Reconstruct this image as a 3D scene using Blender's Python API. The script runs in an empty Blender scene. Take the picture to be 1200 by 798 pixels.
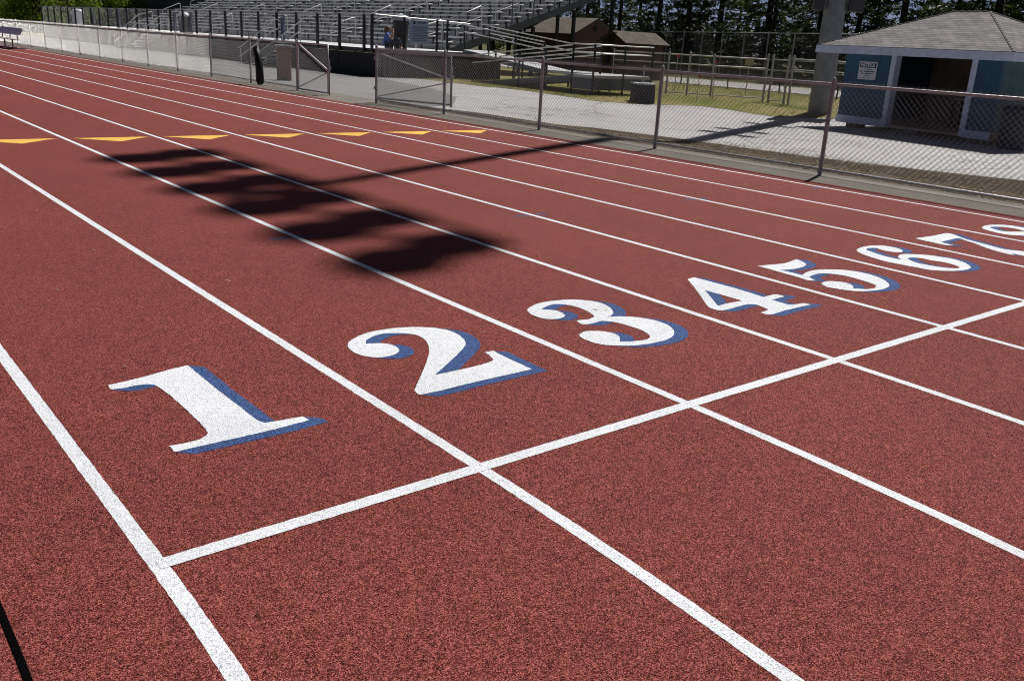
import bpy, bmesh, math, random
from mathutils import Vector, Matrix
from mathutils.geometry import delaunay_2d_cdt
R = math.radians
rnd = random.Random(7)
sc = bpy.context.scene
COL = sc.collection

# ------------------------------------------------------------------ helpers
class MB:
    """collects faces, then links them as ONE mesh object"""
    def __init__(s): s.v = []; s.f = []; s.sm = []
    def add(s, vs, fs, smooth=False):
        b = len(s.v); s.v += [tuple(v) for v in vs]
        for f in fs: s.f.append(tuple(i + b for i in f)); s.sm.append(smooth)
        return s
    def box(s, c, d, M=None, bev=0.0):
        x, y, z = d[0]/2, d[1]/2, d[2]/2
        if bev > 0:
            b = min(bev, x*.9, y*.9, z*.9); vs = []
            for sz in (-1, 1):
                for sx, sy in ((-1,-1),(1,-1),(1,1),(-1,1)):
                    vs += [Vector((sx*(x-b), sy*(y-b), sz*z)), Vector((sx*x, sy*(y-b), sz*(z-b))), Vector((sx*(x-b), sy*y, sz*(z-b)))]
            T = Matrix.Translation(c) @ (M.to_4x4() if M else Matrix())
            bm = bmesh.new()
            for v in vs: bm.verts.new(T @ v)
            bmesh.ops.convex_hull(bm, input=bm.verts)
            bm.verts.index_update()
            s.add([v.co.copy() for v in bm.verts], [[v.index for v in f.verts] for f in bm.faces]); bm.free()
            return s
        vs = [Vector((sx*x, sy*y, sz*z)) for sz in (-1,1) for sx, sy in ((-1,-1),(1,-1),(1,1),(-1,1))]
        T = Matrix.Translation(c) @ (M.to_4x4() if M else Matrix())
        return s.add([T @ v for v in vs], [(3,2,1,0),(4,5,6,7),(0,1,5,4),(1,2,6,5),(2,3,7,6),(3,0,4,7)])
    def span(s, a, b, bev=0.0):
        a, b = Vector(a), Vector(b)
        return s.box((a+b)/2, tuple(abs(q) for q in (b-a)), None, bev)
    def bar(s, p, q, r, n=6, r2=None, cap=True, smooth=True):
        p, q = Vector(p), Vector(q); d = (q-p)
        if d.length < 1e-6: return s
        d.normalize(); u = d.orthogonal().normalized(); w = d.cross(u)
        r2 = r if r2 is None else r2; vs = []
        for c, rr in ((p, r), (q, r2)):
            for i in range(n):
                a = 2*math.pi*(i+.5)/n; vs.append(c + u*math.cos(a)*rr + w*math.sin(a)*rr)
        s.add(vs, [(i, (i+1) % n, n+(i+1) % n, n+i) for i in range(n)], smooth and n > 4)
        if cap: s.add(vs, [tuple(range(n-1, -1, -1)), tuple(range(n, 2*n))])
        return s
    def tube(s, pts, r, n=8, cap=True):
        pts = [Vector(p) for p in pts]; rs = r if isinstance(r, (list, tuple)) else [r]*len(pts)
        t0 = (pts[1]-pts[0]).normalized(); u = t0.orthogonal().normalized(); vs = []
        for i, p in enumerate(pts):
            t = (pts[min(i+1, len(pts)-1)]-pts[max(i-1, 0)]).normalized()
            u = (u - t*u.dot(t)).normalized(); w = t.cross(u)
            for k in range(n):
                a = 2*math.pi*k/n; vs.append(p + u*math.cos(a)*rs[i] + w*math.sin(a)*rs[i])
        fs = [(i*n+k, i*n+(k+1) % n, (i+1)*n+(k+1) % n, (i+1)*n+k) for i in range(len(pts)-1) for k in range(n)]
        s.add(vs, fs, True)
        if cap: s.add(vs, [tuple(range(n-1, -1, -1)), tuple(range((len(pts)-1)*n, len(pts)*n))])
        return s
    def lathe(s, prof, c, n=20, sx=1, sy=1):
        vs = []
        for r, z in prof:
            for k in range(n):
                a = 2*math.pi*k/n; vs.append((c[0]+r*sx*math.cos(a), c[1]+r*sy*math.sin(a), c[2]+z))
        m = len(prof)
        s.add(vs, [(i*n+k, i*n+(k+1) % n, (i+1)*n+(k+1) % n, (i+1)*n+k) for i in range(m-1) for k in range(n)], True)
        s.add(vs, [tuple(range(n-1, -1, -1)), tuple(range((m-1)*n, m*n))])
        return s
    def poly(s, vs): return s.add(vs, [tuple(range(len(vs)))])
    def prism(s, pts, vec):
        """closed outline (list of 3-D points) extruded along vec"""
        pts = [Vector(p) for p in pts]; vec = Vector(vec); n = len(pts)
        vs = pts + [p+vec for p in pts]
        return s.add(vs, [tuple(range(n-1, -1, -1)), tuple(range(n, 2*n))] + [(i, (i+1) % n, n+(i+1) % n, n+i) for i in range(n)])
    def build(s, name, mat, parent=None, at=(0, 0, 0)):
        me = bpy.data.meshes.new(name)
        me.from_pydata([(v[0]-at[0], v[1]-at[1], v[2]-at[2]) for v in s.v], [], s.f)
        for p, k in zip(me.polygons, s.sm): p.use_smooth = k
        me.materials.append(mat); me.update()
        o = bpy.data.objects.new(name, me); COL.objects.link(o)
        if parent: o.parent = parent
        elif any(at): o.location = at
        return o

def tag(o, label=None, cat=None, group=None, kind=None):
    for k, v in (('label', label), ('category', cat), ('group', group), ('kind', kind)):
        if v: o[k] = v
    return o
def thing(name, label, cat, loc=(0, 0, 0), rz=0, group=None):
    o = bpy.data.objects.new(name, None); COL.objects.link(o); o.empty_display_size = .2
    o.location = loc; o.rotation_euler = (0, 0, rz)
    return tag(o, label, cat, group)
def copy_thing(o, parent=None):
    c = o.copy(); COL.objects.link(c)
    if parent: c.parent = parent
    for ch in list(o.children): copy_thing(ch, c)
    return c
class T:
    """a thing whose parts are written in world coordinates"""
    def __init__(s, name, label, cat, loc, group=None):
        s.loc = loc; s.o = thing(name, label, cat, loc, 0, group)
    def part(s, mb, name, mat, label=None):
        o = mb.build(name, mat, s.o, s.loc)
        if label: o['label'] = label
        return o
    def sub(s, mb, name, mat, parent): return mb.build(name, mat, parent, s.loc)

# ------------------------------------------------------------------ materials
def rgb(h):
    h = h.lstrip('#'); c = [int(h[i:i+2], 16)/255 for i in (0, 2, 4)]
    return tuple(x/12.92 if x <= .04045 else ((x+.055)/1.055)**2.4 for x in c)
class N:
    def __init__(s, name):
        s.m = bpy.data.materials.new(name); s.m.use_nodes = True; s.t = s.m.node_tree; s.t.nodes.clear()
        s.out = s.n('ShaderNodeOutputMaterial'); s.b = s.n('ShaderNodeBsdfPrincipled')
        s.l(s.b.outputs[0], s.out.inputs[0]); s.co = None
    def n(s, t, **k):
        x = s.t.nodes.new(t)
        for a, v in k.items(): setattr(x, a, v)
        return x
    def l(s, a, b): s.t.links.new(a, b)
    def coord(s):
        if not s.co: s.co = s.n('ShaderNodeTexCoord')
        return s.co.outputs['Object']
    def noise(s, scale, detail=3, rough=.5, co=None, **k):
        x = s.n('ShaderNodeTexNoise'); x.inputs['Scale'].default_value = scale
        x.inputs['Detail'].default_value = detail; x.inputs['Roughness'].default_value = rough
        s.l(co or s.coord(), x.inputs['Vector']); return x.outputs['Fac']
    def voro(s, scale, out='Color', co=None):
        x = s.n('ShaderNodeTexVoronoi'); x.inputs['Scale'].default_value = scale
        s.l(co or s.coord(), x.inputs['Vector']); return x.outputs[out]
    def ramp(s, fac, stops, interp='LINEAR'):
        x = s.n('ShaderNodeValToRGB'); e = x.color_ramp.elements; x.color_ramp.interpolation = interp
        while len(e) < len(stops): e.new(.5)
        for a, (p, c) in zip(e, stops):
            a.position = p; a.color = (*c, 1) if isinstance(c, tuple) else (c, c, c, 1)
        s.l(fac, x.inputs[0]); return x.outputs[0]
    def mix(s, fac, a, b, mode='MIX'):
        x = s.n('ShaderNodeMix', data_type='RGBA', blend_type=mode)
        for i, v in ((0, fac), (6, a), (7, b)):
            if hasattr(v, 'is_output'): s.l(v, x.inputs[i])
            elif isinstance(v, tuple): x.inputs[i].default_value = (*v, 1)
            else: x.inputs[i].default_value = v
        return x.outputs[2]
    def math(s, op, a, b=0.0):
        x = s.n('ShaderNodeMath', operation=op)
        for i, v in ((0, a), (1, b)):
            if hasattr(v, 'is_output'): s.l(v, x.inputs[i])
            else: x.inputs[i].default_value = v
        return x.outputs[0]
    def sepx(s, co=None):
        x = s.n('ShaderNodeSeparateXYZ'); s.l(co or s.coord(), x.inputs[0]); return x.outputs
    def scale(s, v, co=None):
        x = s.n('ShaderNodeMapping'); x.inputs['Scale'].default_value = v; s.l(co or s.coord(), x.inputs[0]); return x.outputs[0]
    def bump(s, h, strength, dist):
        x = s.n('ShaderNodeBump'); x.inputs['Strength'].default_value = strength; x.inputs['Distance'].default_value = dist
        s.l(h, x.inputs['Height']); s.l(x.outputs[0], s.b.inputs['Normal'])
    def set(s, col=None, rough=.7, metal=0, spec=.5):
        if col is not None:
            if hasattr(col, 'is_output'): s.l(col, s.b.inputs['Base Color'])
            else: s.b.inputs['Base Color'].default_value = (*col, 1)
        s.b.inputs['Roughness'].default_value = rough; s.b.inputs['Metallic'].default_value = metal
        s.b.inputs['Specular IOR Level'].default_value = spec
        return s.m

def simple(name, col, rough=.6, metal=0, var=.25, scale=6, spec=.5, bump=0):
    a = N(name); f = a.noise(scale, 5, .65)
    c = a.ramp(f, [(.3, tuple(x*(1-var) for x in col)), (.7, tuple(min(1, x*(1+var)) for x in col))])
    if bump: a.bump(a.noise(scale*6, 4, .6), bump, .01)
    return a.set(c, rough, metal, spec)

def rubber(name, dark, mid, light, paint=False):
    """granulated rubber: random cells of several sizes, so grains read near and far"""
    a = N(name); tot = None
    for sc_, wt, ch in ((700, .20, 0), (400, .43, 1), (225, .26, 2), (95, .07, 0), (38, .04, 1)):
        s_ = a.n('ShaderNodeSeparateColor'); a.l(a.voro(sc_), s_.inputs[0])
        q = a.math('MULTIPLY', s_.outputs[ch], wt); tot = q if tot is None else a.math('ADD', tot, q)
    if paint: c = a.ramp(tot, [(.24, dark), (.41, mid), (.70, light)])
    else: c = a.ramp(tot, [(.25, dark), (.49, mid), (.68, light), (.84, tuple(x*1.4 for x in light))])
    c = a.mix(1.0, c, a.ramp(a.noise(.5, 5, .6), [(.3, .90), (.7, 1.07)]), 'MULTIPLY')
    c = a.mix(1.0, c, a.ramp(a.noise(4.5, 4, .6), [(.25, .93), (.75, 1.06)]), 'MULTIPLY')
    sp_ = .13 if not paint else .2
    a.bump(a.math('ADD', a.voro(330, 'Distance'), a.math('MULTIPLY', tot, -.9)), .6 if not paint else .4, .0035)
    return a.set(c, .85, 0, sp_)

M = {}
M['track'] = rubber('red_track_rubber', (.012, .0018, .0018), (.146, .0240, .0205), (.43, .124, .106))
M['white_paint'] = rubber('white_line_paint', (.27, .27, .31), (.70, .73, .775), (.87, .895, .94), True)
M['blue_paint'] = rubber('blue_shadow_paint', (.004, .008, .03), (.017, .047, .165), (.09, .16, .37), True)
M['yellow_paint'] = rubber('yellow_mark_paint', (.52, .30, .045), (.74, .45, .075), (.84, .54, .13), True)

a = N('asphalt_strip')
c = a.ramp(a.noise(70, 5, .7), [(.3, (.085, .073, .062)), (.52, (.170, .150, .130)), (.75, (.28, .25, .22))])
c = a.mix(1, c, a.ramp(a.noise(1.3, 5, .6), [(.3, .8), (.7, 1.1)]), 'MULTIPLY')
a.bump(a.noise(110, 3, .6), .5, .006); M['asphalt'] = a.set(c, .9)

a = N('pale_plaza_paving')
c = a.ramp(a.noise(26, 6, .75), [(.3, (.375, .365, .37)), (.55, (.42, .41, .415)), (.75, (.46, .45, .45))])
c = a.mix(1, c, a.ramp(a.noise(.28, 6, .62), [(.3, .84), (.7, 1.08)]), 'MULTIPLY')
st = a.noise(1.1, 6, .72, a.scale((1.0, .35, 1)))
c = a.mix(a.ramp(st, [(.60, 0.0), (.68, .35)]), c, (.24, .225, .21))
w = a.noise(1.6, 3, .6)
vd = a.n('ShaderNodeTexVoronoi', feature='DISTANCE_TO_EDGE'); vd.inputs['Scale'].default_value = .42
vv = a.n('ShaderNodeVectorMath', operation='ADD'); a.l(a.coord(), vv.inputs[0]); a.l(w, vv.inputs[1]); a.l(vv.outputs[0], vd.inputs['Vector'])
c = a.mix(a.ramp(vd.outputs['Distance'], [(.004, .75), (.016, 0.0)]), c, (.13, .12, .11))
a.bump(a.noise(60, 3, .6), .3, .005); M['plaza'] = a.set(c, .88)

a = N('grey_apron')
c = a.ramp(a.noise(30, 6, .75), [(.3, (.13, .128, .128)), (.55, (.215, .21, .21)), (.75, (.29, .285, .28))])
c = a.mix(1, c, a.ramp(a.noise(.35, 6, .62), [(.3, .82), (.7, 1.1)]), 'MULTIPLY')
a.bump(a.noise(60, 3, .6), .3, .005); M['apron'] = a.set(c, .9)
a = N('bare_dirt')
c = a.ramp(a.noise(34, 6, .78), [(.38, (.010, .007, .004)), (.5, (.055, .039, .022)), (.63, (.19, .145, .08))])
c = a.mix(1, c, a.ramp(a.noise(2.2, 4, .6), [(.3, .7), (.7, 1.2)]), 'MULTIPLY')
a.bump(a.noise(40, 5, .7), .9, .03); M['dirt'] = a.set(c, .97, 0, .2)

a = N('patchy_lawn')
c = a.ramp(a.noise(9, 6, .75), [(.3, (.075, .100, .018)), (.5, (.175, .195, .040)), (.7, (.31, .29, .085))])
c2 = a.ramp(a.noise(12, 6, .75), [(.3, (.19, .15, .06)), (.6, (.40, .33, .15))])
c = a.mix(a.ramp(a.noise(.33, 4, .6), [(.42, 0.0), (.6, 1.0)]), c, c2)
a.bump(a.noise(30, 5, .7), 1.0, .05); M['lawn'] = a.set(c, .95, 0, .2)
a = N('wild_ground')
c = a.ramp(a.noise(3, 6, .75), [(.3, (.03, .035, .012)), (.5, (.07, .075, .025)), (.7, (.13, .12, .05))])
M['ground'] = a.set(c, .97, 0, .2)
M['mulch'] = simple('wood_chips', (.15, .11, .06), .9, 0, .85, 30)
M['dry_flake'] = simple('dry_flakes', (.42, .35, .25), .85, 0, .4, 60)

def galv(name, col, rough, metal):
    a = N(name); f = a.noise(14, 5, .7)
    return a.set(a.ramp(f, [(.3, tuple(x*.78 for x in col)), (.7, tuple(min(1, x*1.15) for x in col))]), rough, metal)
M['galv'] = galv('galvanised_pipe', (.50, .48, .50), .34, .75)
M['wire'] = galv('galvanised_wire', (.29, .29, .30), .36, .45)
M['wire_glint'] = galv('glint_bright_wire', (.88, .88, .86), .34, .8)  # same galvanised wire, paler so the colour carries the sun glint
M['post'] = galv('weathered_post', (.44, .425, .44), .5, .3)
M['alum'] = galv('mill_aluminium', (.50, .51, .52), .42, .55)
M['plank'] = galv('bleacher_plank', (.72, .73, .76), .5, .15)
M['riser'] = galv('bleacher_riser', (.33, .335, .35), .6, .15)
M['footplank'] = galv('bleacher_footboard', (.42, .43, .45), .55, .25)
M['rail'] = galv('polished_handrail', (.70, .70, .69), .42, .35)
M['black'] = simple('black_painted_steel', (.012, .013, .018), .45, 0, .3, 5)
M['slot'] = simple('dark_slot', (.003, .003, .003), 1.0, 0, .2, 3, 0)
M['bench_shade'] = simple('bench_shade_blue', (.62, .70, .86), .5, .1, .1, 3)  # aluminium backrest, blue of its shaded side put into the colour
M['skirt'] = simple('black_skirt_board', (.009, .010, .014), .7, 0, .4, 3)
M['steelblue'] = simple('grey_blue_steel', (.10, .12, .155), .5, .2, .2, 3)
M['concrete_pole'] = simple('weathered_grey_pole', (.25, .27, .30), .55, .25, .25, 3)
M['box_grey'] = simple('charcoal_cabinet', (.055, .053, .065), .5, .1, .2, 4)
M['bluepanel'] = simple('slate_blue_panel', (.075, .105, .20), .6, 0, .15, 3)
M['navy'] = simple('navy_plastic', (.012, .016, .035), .5, 0, .2, 5)
M['bin'] = simple('black_bin_plastic', (.010, .010, .012), .55, 0, .3, 8)
M['lid'] = simple('pale_lid_plastic', (.42, .46, .52), .45, 0, .15, 8)
M['darkred'] = simple('dark_red_panel', (.16, .042, .036), .5, 0, .3, 5)
M['redplastic'] = simple('bright_red_plastic', (.45, .035, .02), .4, 0, .15, 5)
M['white'] = simple('sign_white', (.62, .64, .68), .5, 0, .08, 8)
M['signblue'] = simple('sign_blue', (.010, .018, .085), .5, 0, .1, 8)
M['ink'] = simple('sign_ink', (.02, .02, .03), .6, 0, .1, 8)
M['inkgrey'] = simple('sign_ink_faded', (.11, .14, .21), .6, 0, .1, 8)
M['signpale'] = simple('sign_pale_blue', (.30, .38, .55), .5, 0, .1, 8)
M['tan'] = simple('tan_sign', (.40, .35, .22), .6, 0, .1, 8)
M['trim'] = simple('white_trim_skylit', (.56, .63, .79), .6, 0, .18, 7, bump=.1)  # whitish paint with the blue skylight put into its colour
M['barewood'] = simple('bare_wood', (.30, .235, .125), .8, 0, .3, 9)
M['interior'] = simple('dark_interior', (.38, .29, .23), .8, 0, .3, 2)
M['cabinet'] = simple('grey_cabinet', (.5, .5, .5), .6, 0, .2, 2)
M['skin'] = simple('skin', (.42, .24, .16), .5, 0, .08, 20)
M['hair'] = simple('brown_hair', (.13, .065, .032), .55, 0, .4, 40)
M['shirt'] = simple('blue_shirt', (.06, .15, .48), .8, 0, .2, 15)
M['trousers'] = simple('dark_trousers', (.03, .035, .06), .85, 0, .2, 15)
M['brownwall'] = simple('brown_siding', (.062, .030, .022), .8, 0, .25, 4, bump=.2)
M['pressbox'] = simple('press_box_siding', (.045, .075, .15), .6, 0, .12, 2)
M['glass'] = simple('dark_glass', (.02, .025, .03), .1, 0, .1, 2)

def siding(name, col, col2=None):
    a = N(name); x = a.sepx()
    f = a.math('FRACT', a.math('MULTIPLY', x[0], 1/.10))
    g = a.ramp(f, [(.0, 0.0), (.07, 1.0), (.93, 1.0), (1.0, 0.0)])
    c = a.ramp(a.noise(3, 5, .6), [(.3, tuple(q*.8 for q in col)), (.7, tuple(q*1.2 for q in col))])
    c = a.mix(g, tuple(q*.45 for q in col), c)
    a.bump(g, .6, .01)
    return a.set(c, .65)
M['bluewall'] = siding('blue_siding', (.024, .094, .160))
M['sidewall_tint'] = siding('side_light_siding', (.046, .108, .120))  # booth side wall, its different light painted in as a green tint

def shingles(name, c1, c2, row=.14, w=.32):
    a = N(name); co = a.n('ShaderNodeTexCoord').outputs['UV']
    b = a.n('ShaderNodeTexBrick'); b.inputs['Scale'].default_value = 1
    b.inputs['Brick Width'].default_value = w; b.inputs['Row Height'].default_value = row
    b.inputs['Mortar Size'].default_value = .010; b.inputs['Mortar Smooth'].default_value = .3
    b.inputs['Color1'].default_value = (*c1, 1); b.inputs['Color2'].default_value = (*c2, 1)
    b.inputs['Mortar'].default_value = (*[q*.30 for q in c1], 1)
    a.l(co, b.inputs['Vector'])
    c = a.mix(1, b.outputs['Color'], a.ramp(a.noise(2.2, 6, .7), [(.3, .72), (.7, 1.2)]), 'MULTIPLY')
    c = a.mix(1, c, a.ramp(a.noise(70, 2, .6), [(.3, .8), (.7, 1.15)]), 'MULTIPLY')
    y = a.sepx(co)
    saw = a.math('FRACT', a.math('MULTIPLY', y[1], 1/row))
    a.bump(a.math('MULTIPLY', saw, -1), .8, .02)
    return a.set(c, .92, 0, .25)
M['shingle'] = shingles('weathered_shingles', (.140, .130, .133), (.225, .212, .216))
M['shingle_brown'] = shingles('brown_shingles', (.085, .070, .056), (.125, .104, .084))

def leafmat(name, cols, trans=.35, shade=.5):
    a = N(name)
    oi = a.n('ShaderNodeNewGeometry')
    c = a.ramp(oi.outputs['Random Per Island'], [(0, cols[0]), (.5, cols[1]), (1, cols[2])])
    c = a.mix(1, c, a.ramp(a.noise(.7, 3, .5), [(.3, .65), (.7, 1.25)]), 'MULTIPLY')
    a.set(c, .6, 0, .25)
    tr = a.n('ShaderNodeBsdfTranslucent'); a.l(a.mix(1, c, (1.6, 1.7, .8), 'MULTIPLY'), tr.inputs[0])
    mx = a.n('ShaderNodeMixShader'); mx.inputs[0].default_value = trans
    a.l(a.b.outputs[0], mx.inputs[1]); a.l(tr.outputs[0], mx.inputs[2]); a.l(mx.outputs[0], a.out.inputs[0])
    return a.m
M['needles'] = leafmat('conifer_needles', ((.018, .030, .012), (.036, .056, .020), (.065, .085, .032)), .22)
M['leaves'] = leafmat('broadleaf', ((.06, .10, .014), (.115, .17, .024), (.20, .25, .045)), .40)
M['grassblade'] = leafmat('grass_blade', ((.10, .13, .025), (.20, .21, .05), (.34, .30, .11)), .3)
M['bark'] = simple('grey_bark', (.030, .024, .020), .9, 0, .4, 6, bump=.4)
M['stem'] = simple('brown_stem', (.06, .045, .03), .9, 0, .4, 6)

SKY_STRENGTH, SUN_STRENGTH, EXPOSURE = .05, 5.0, 0.0
DIGITS = {
  '1': ['0.301,1.567c 0.403,1.582 0.503,1.603 0.610,1.632 0.689,1.644c 0.689,1.366 0.687,1.316 0.694,1.022 0.695,0.879 0.708,0.825 0.746,0.813 0.874,0.798c 0.878,0.748c 0.692,0.737 0.461,0.739 0.310,0.741c 0.309,0.804c 0.374,0.798 0.430,0.802 0.469,0.828 0.483,0.859 0.487,0.914 0.491,1.057 0.490,1.287 0.481,1.440 0.459,1.487 0.409,1.503 0.348,1.499 0.298,1.509c'],
  '2': ['1.488,1.523 1.531,1.581 1.608,1.632 1.693,1.664 1.800,1.671 1.902,1.655 1.980,1.621 2.052,1.567 2.092,1.508 2.106,1.468 2.109,1.399 2.090,1.317 2.062,1.258 2.014,1.202 1.911,1.121 1.801,1.042 1.737,0.997 1.640,0.930c 1.689,0.927 1.886,0.928 1.976,0.940 2.010,0.952 2.033,0.982 2.056,1.077c 2.109,1.072c 2.103,0.942 2.103,0.746c 1.885,0.750 1.690,0.749 1.563,0.744 1.504,0.744 1.437,0.749 1.435,0.781 1.447,0.813c 1.523,0.898 1.634,1.021 1.750,1.157 1.812,1.238 1.865,1.328 1.900,1.424 1.901,1.499 1.865,1.552 1.807,1.592 1.748,1.607 1.678,1.592 1.618,1.552 1.588,1.507c 1.625,1.490 1.665,1.469 1.691,1.436 1.700,1.386 1.685,1.330 1.648,1.292 1.607,1.278 1.549,1.277 1.501,1.311 1.470,1.376 1.470,1.454'],
  '3': ['2.765,1.582 2.816,1.618 2.905,1.658 2.992,1.667 3.089,1.654 3.175,1.626 3.240,1.573 3.281,1.512 3.288,1.441 3.266,1.364 3.225,1.300 3.176,1.254 3.126,1.229 3.096,1.229c 3.160,1.206 3.222,1.172 3.269,1.124 3.303,1.070 3.320,1.001 3.313,0.925 3.281,0.856 3.238,0.804 3.174,0.757 3.106,0.733 3.026,0.725 2.940,0.730 2.857,0.749 2.787,0.780 2.729,0.822 2.699,0.856 2.680,0.905 2.679,0.966 2.684,1.007 2.702,1.042 2.739,1.066 2.784,1.078 2.829,1.062 2.870,1.033 2.894,0.994 2.903,0.956 2.884,0.903 2.826,0.842c 2.886,0.810 2.941,0.796 2.990,0.790 3.035,0.809 3.063,0.838 3.093,0.914 3.093,0.990 3.083,1.072 3.066,1.127 3.035,1.168 3.001,1.183 2.951,1.175 2.901,1.174 2.864,1.194 2.876,1.256c 2.912,1.260 2.971,1.248 3.036,1.268c 3.069,1.337 3.087,1.418 3.085,1.495 3.063,1.551 3.020,1.592 2.959,1.596 2.898,1.574 2.852,1.546c 2.882,1.523 2.911,1.492 2.919,1.446 2.903,1.392 2.870,1.359 2.823,1.345 2.777,1.356 2.737,1.388 2.723,1.450 2.732,1.517'],
  '4': ['4.310,1.629c 4.400,1.645c 4.412,1.464 4.422,1.300 4.415,1.114 4.406,1.035c 4.491,1.045 4.556,1.039 4.561,0.975c 4.491,0.972 4.402,0.965c 4.400,0.886 4.406,0.830 4.454,0.813 4.532,0.806c 4.543,0.756c 4.377,0.760 4.230,0.755 4.081,0.747 4.063,0.805c 4.173,0.825c 4.190,0.886 4.197,0.943 4.146,0.978 3.996,0.966 3.894,0.963 3.857,0.979 3.852,1.043 3.882,1.095c 4.102,1.362', '4.178,1.360c 4.187,1.225 4.192,1.050c 4.046,1.058 3.936,1.049c 4.057,1.202'],
  '5': ['5.165,1.653c 5.272,1.635 5.391,1.612 5.491,1.611 5.594,1.634 5.683,1.653c 5.650,1.582 5.600,1.509 5.531,1.472 5.432,1.451 5.315,1.451 5.224,1.481c 5.225,1.395 5.232,1.291c 5.317,1.326 5.432,1.347 5.521,1.337 5.595,1.311 5.687,1.254 5.746,1.179 5.764,1.101 5.761,1.024 5.729,0.941 5.669,0.854 5.583,0.783 5.493,0.748 5.392,0.741 5.292,0.757 5.199,0.793 5.149,0.838 5.116,0.895 5.086,0.980 5.105,1.020 5.130,1.058 5.183,1.082 5.248,1.085 5.291,1.058 5.333,1.005 5.325,0.947 5.285,0.896 5.228,0.862c 5.265,0.833 5.311,0.799 5.378,0.788 5.429,0.802 5.488,0.842 5.516,0.921 5.531,1.020 5.536,1.105 5.512,1.172 5.472,1.230 5.404,1.260 5.309,1.253 5.234,1.236c 5.203,1.188 5.172,1.140c 5.126,1.174 5.141,1.251 5.153,1.431'],
  '6': ['6.520,1.621 6.610,1.653 6.727,1.673 6.838,1.667 6.927,1.631 6.965,1.575 6.969,1.501 6.938,1.435 6.891,1.396 6.832,1.382 6.781,1.406 6.749,1.463 6.752,1.518 6.777,1.582 6.745,1.607 6.692,1.614 6.625,1.596c 6.599,1.559 6.576,1.497 6.540,1.406 6.524,1.309 6.534,1.212c 6.587,1.267 6.649,1.306 6.727,1.329 6.795,1.320 6.857,1.285 6.914,1.238 6.968,1.177 6.998,1.091 7.015,1.024 6.996,0.941 6.946,0.863 6.868,0.791 6.788,0.755 6.695,0.748 6.586,0.764 6.516,0.795 6.451,0.838 6.389,0.900 6.378,0.991 6.358,1.065 6.350,1.135 6.338,1.229 6.359,1.343 6.401,1.473 6.451,1.556', '6.625,1.213c 6.691,1.221 6.735,1.199 6.763,1.158 6.770,1.074 6.801,0.991 6.794,0.905 6.741,0.817 6.678,0.810 6.617,0.851 6.576,0.925 6.555,1.011 6.548,1.081 6.584,1.153'],
  '7': ['7.590,1.659c 7.768,1.652 7.896,1.644 8.024,1.650 8.155,1.656 8.192,1.644 8.198,1.597 8.142,1.520 8.080,1.428 8.033,1.310 8.005,1.203 7.964,1.093 7.938,0.991 7.973,0.918 8.020,0.840 8.020,0.750c 7.800,0.750c 7.800,0.860 7.743,0.819 7.743,0.905 7.780,1.009 7.841,1.128 7.943,1.267 8.001,1.390 8.043,1.452 8.007,1.469 7.876,1.462 7.768,1.456 7.661,1.445c 7.644,1.370 7.628,1.301c 7.557,1.364 7.570,1.475 7.569,1.571'],
  '8': ['8.923,1.645 9.044,1.677 9.153,1.673 9.267,1.636 9.345,1.583 9.375,1.508 9.370,1.42 9.340,1.34 9.295,1.265 9.36,1.19 9.415,1.09 9.425,.98 9.37,.85 9.25,.765 9.06,.74 8.88,.765 8.76,.85 8.71,.97 8.74,1.10 8.80,1.17 8.866,1.212 8.79,1.27 8.755,1.324 8.750,1.405 8.783,1.501 8.814,1.562 8.859,1.613', '9.008,1.607 9.060,1.609 9.153,1.568 9.191,1.515 9.207,1.436 9.168,1.334 9.125,1.316 9.047,1.346 8.951,1.389 8.914,1.436 8.926,1.501 8.957,1.558', '9.00,1.15 9.08,1.115 9.20,1.06 9.24,.97 9.21,.86 9.13,.815 9.03,.81 8.94,.85 8.90,.93 8.91,1.03 8.95,1.11'],
}
# ------------------------------------------------------------------ world, sun, camera
SUN_AZ = math.atan2(.925, .379)      # clockwise from +Y
SUN_EL = R(54)
w = bpy.data.worlds.new('World'); sc.world = w; w.use_nodes = True
nt = w.node_tree; nt.nodes.clear()
sky = nt.nodes.new('ShaderNodeTexSky'); sky.sky_type = 'NISHITA'; sky.sun_disc = False
sky.sun_elevation = SUN_EL; sky.sun_rotation = SUN_AZ; sky.air_density = .2; sky.dust_density = .7; sky.ozone_density = 3
bg = nt.nodes.new('ShaderNodeBackground'); bg.inputs[1].default_value = SKY_STRENGTH
wo = nt.nodes.new('ShaderNodeOutputWorld')
nt.links.new(sky.outputs[0], bg.inputs[0]); nt.links.new(bg.outputs[0], wo.inputs[0])
sl = bpy.data.lights.new('sun', 'SUN'); sl.energy = SUN_STRENGTH; sl.angle = R(.45); sl.color = (1, .965, .91)
so = bpy.data.objects.new('sun', sl); COL.objects.link(so)
sd = Vector((math.sin(SUN_AZ)*math.cos(SUN_EL), math.cos(SUN_AZ)*math.cos(SUN_EL), math.sin(SUN_EL)))
so.rotation_euler = sd.to_track_quat('Z', 'Y').to_euler(); so.location = (20, 10, 50)

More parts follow.
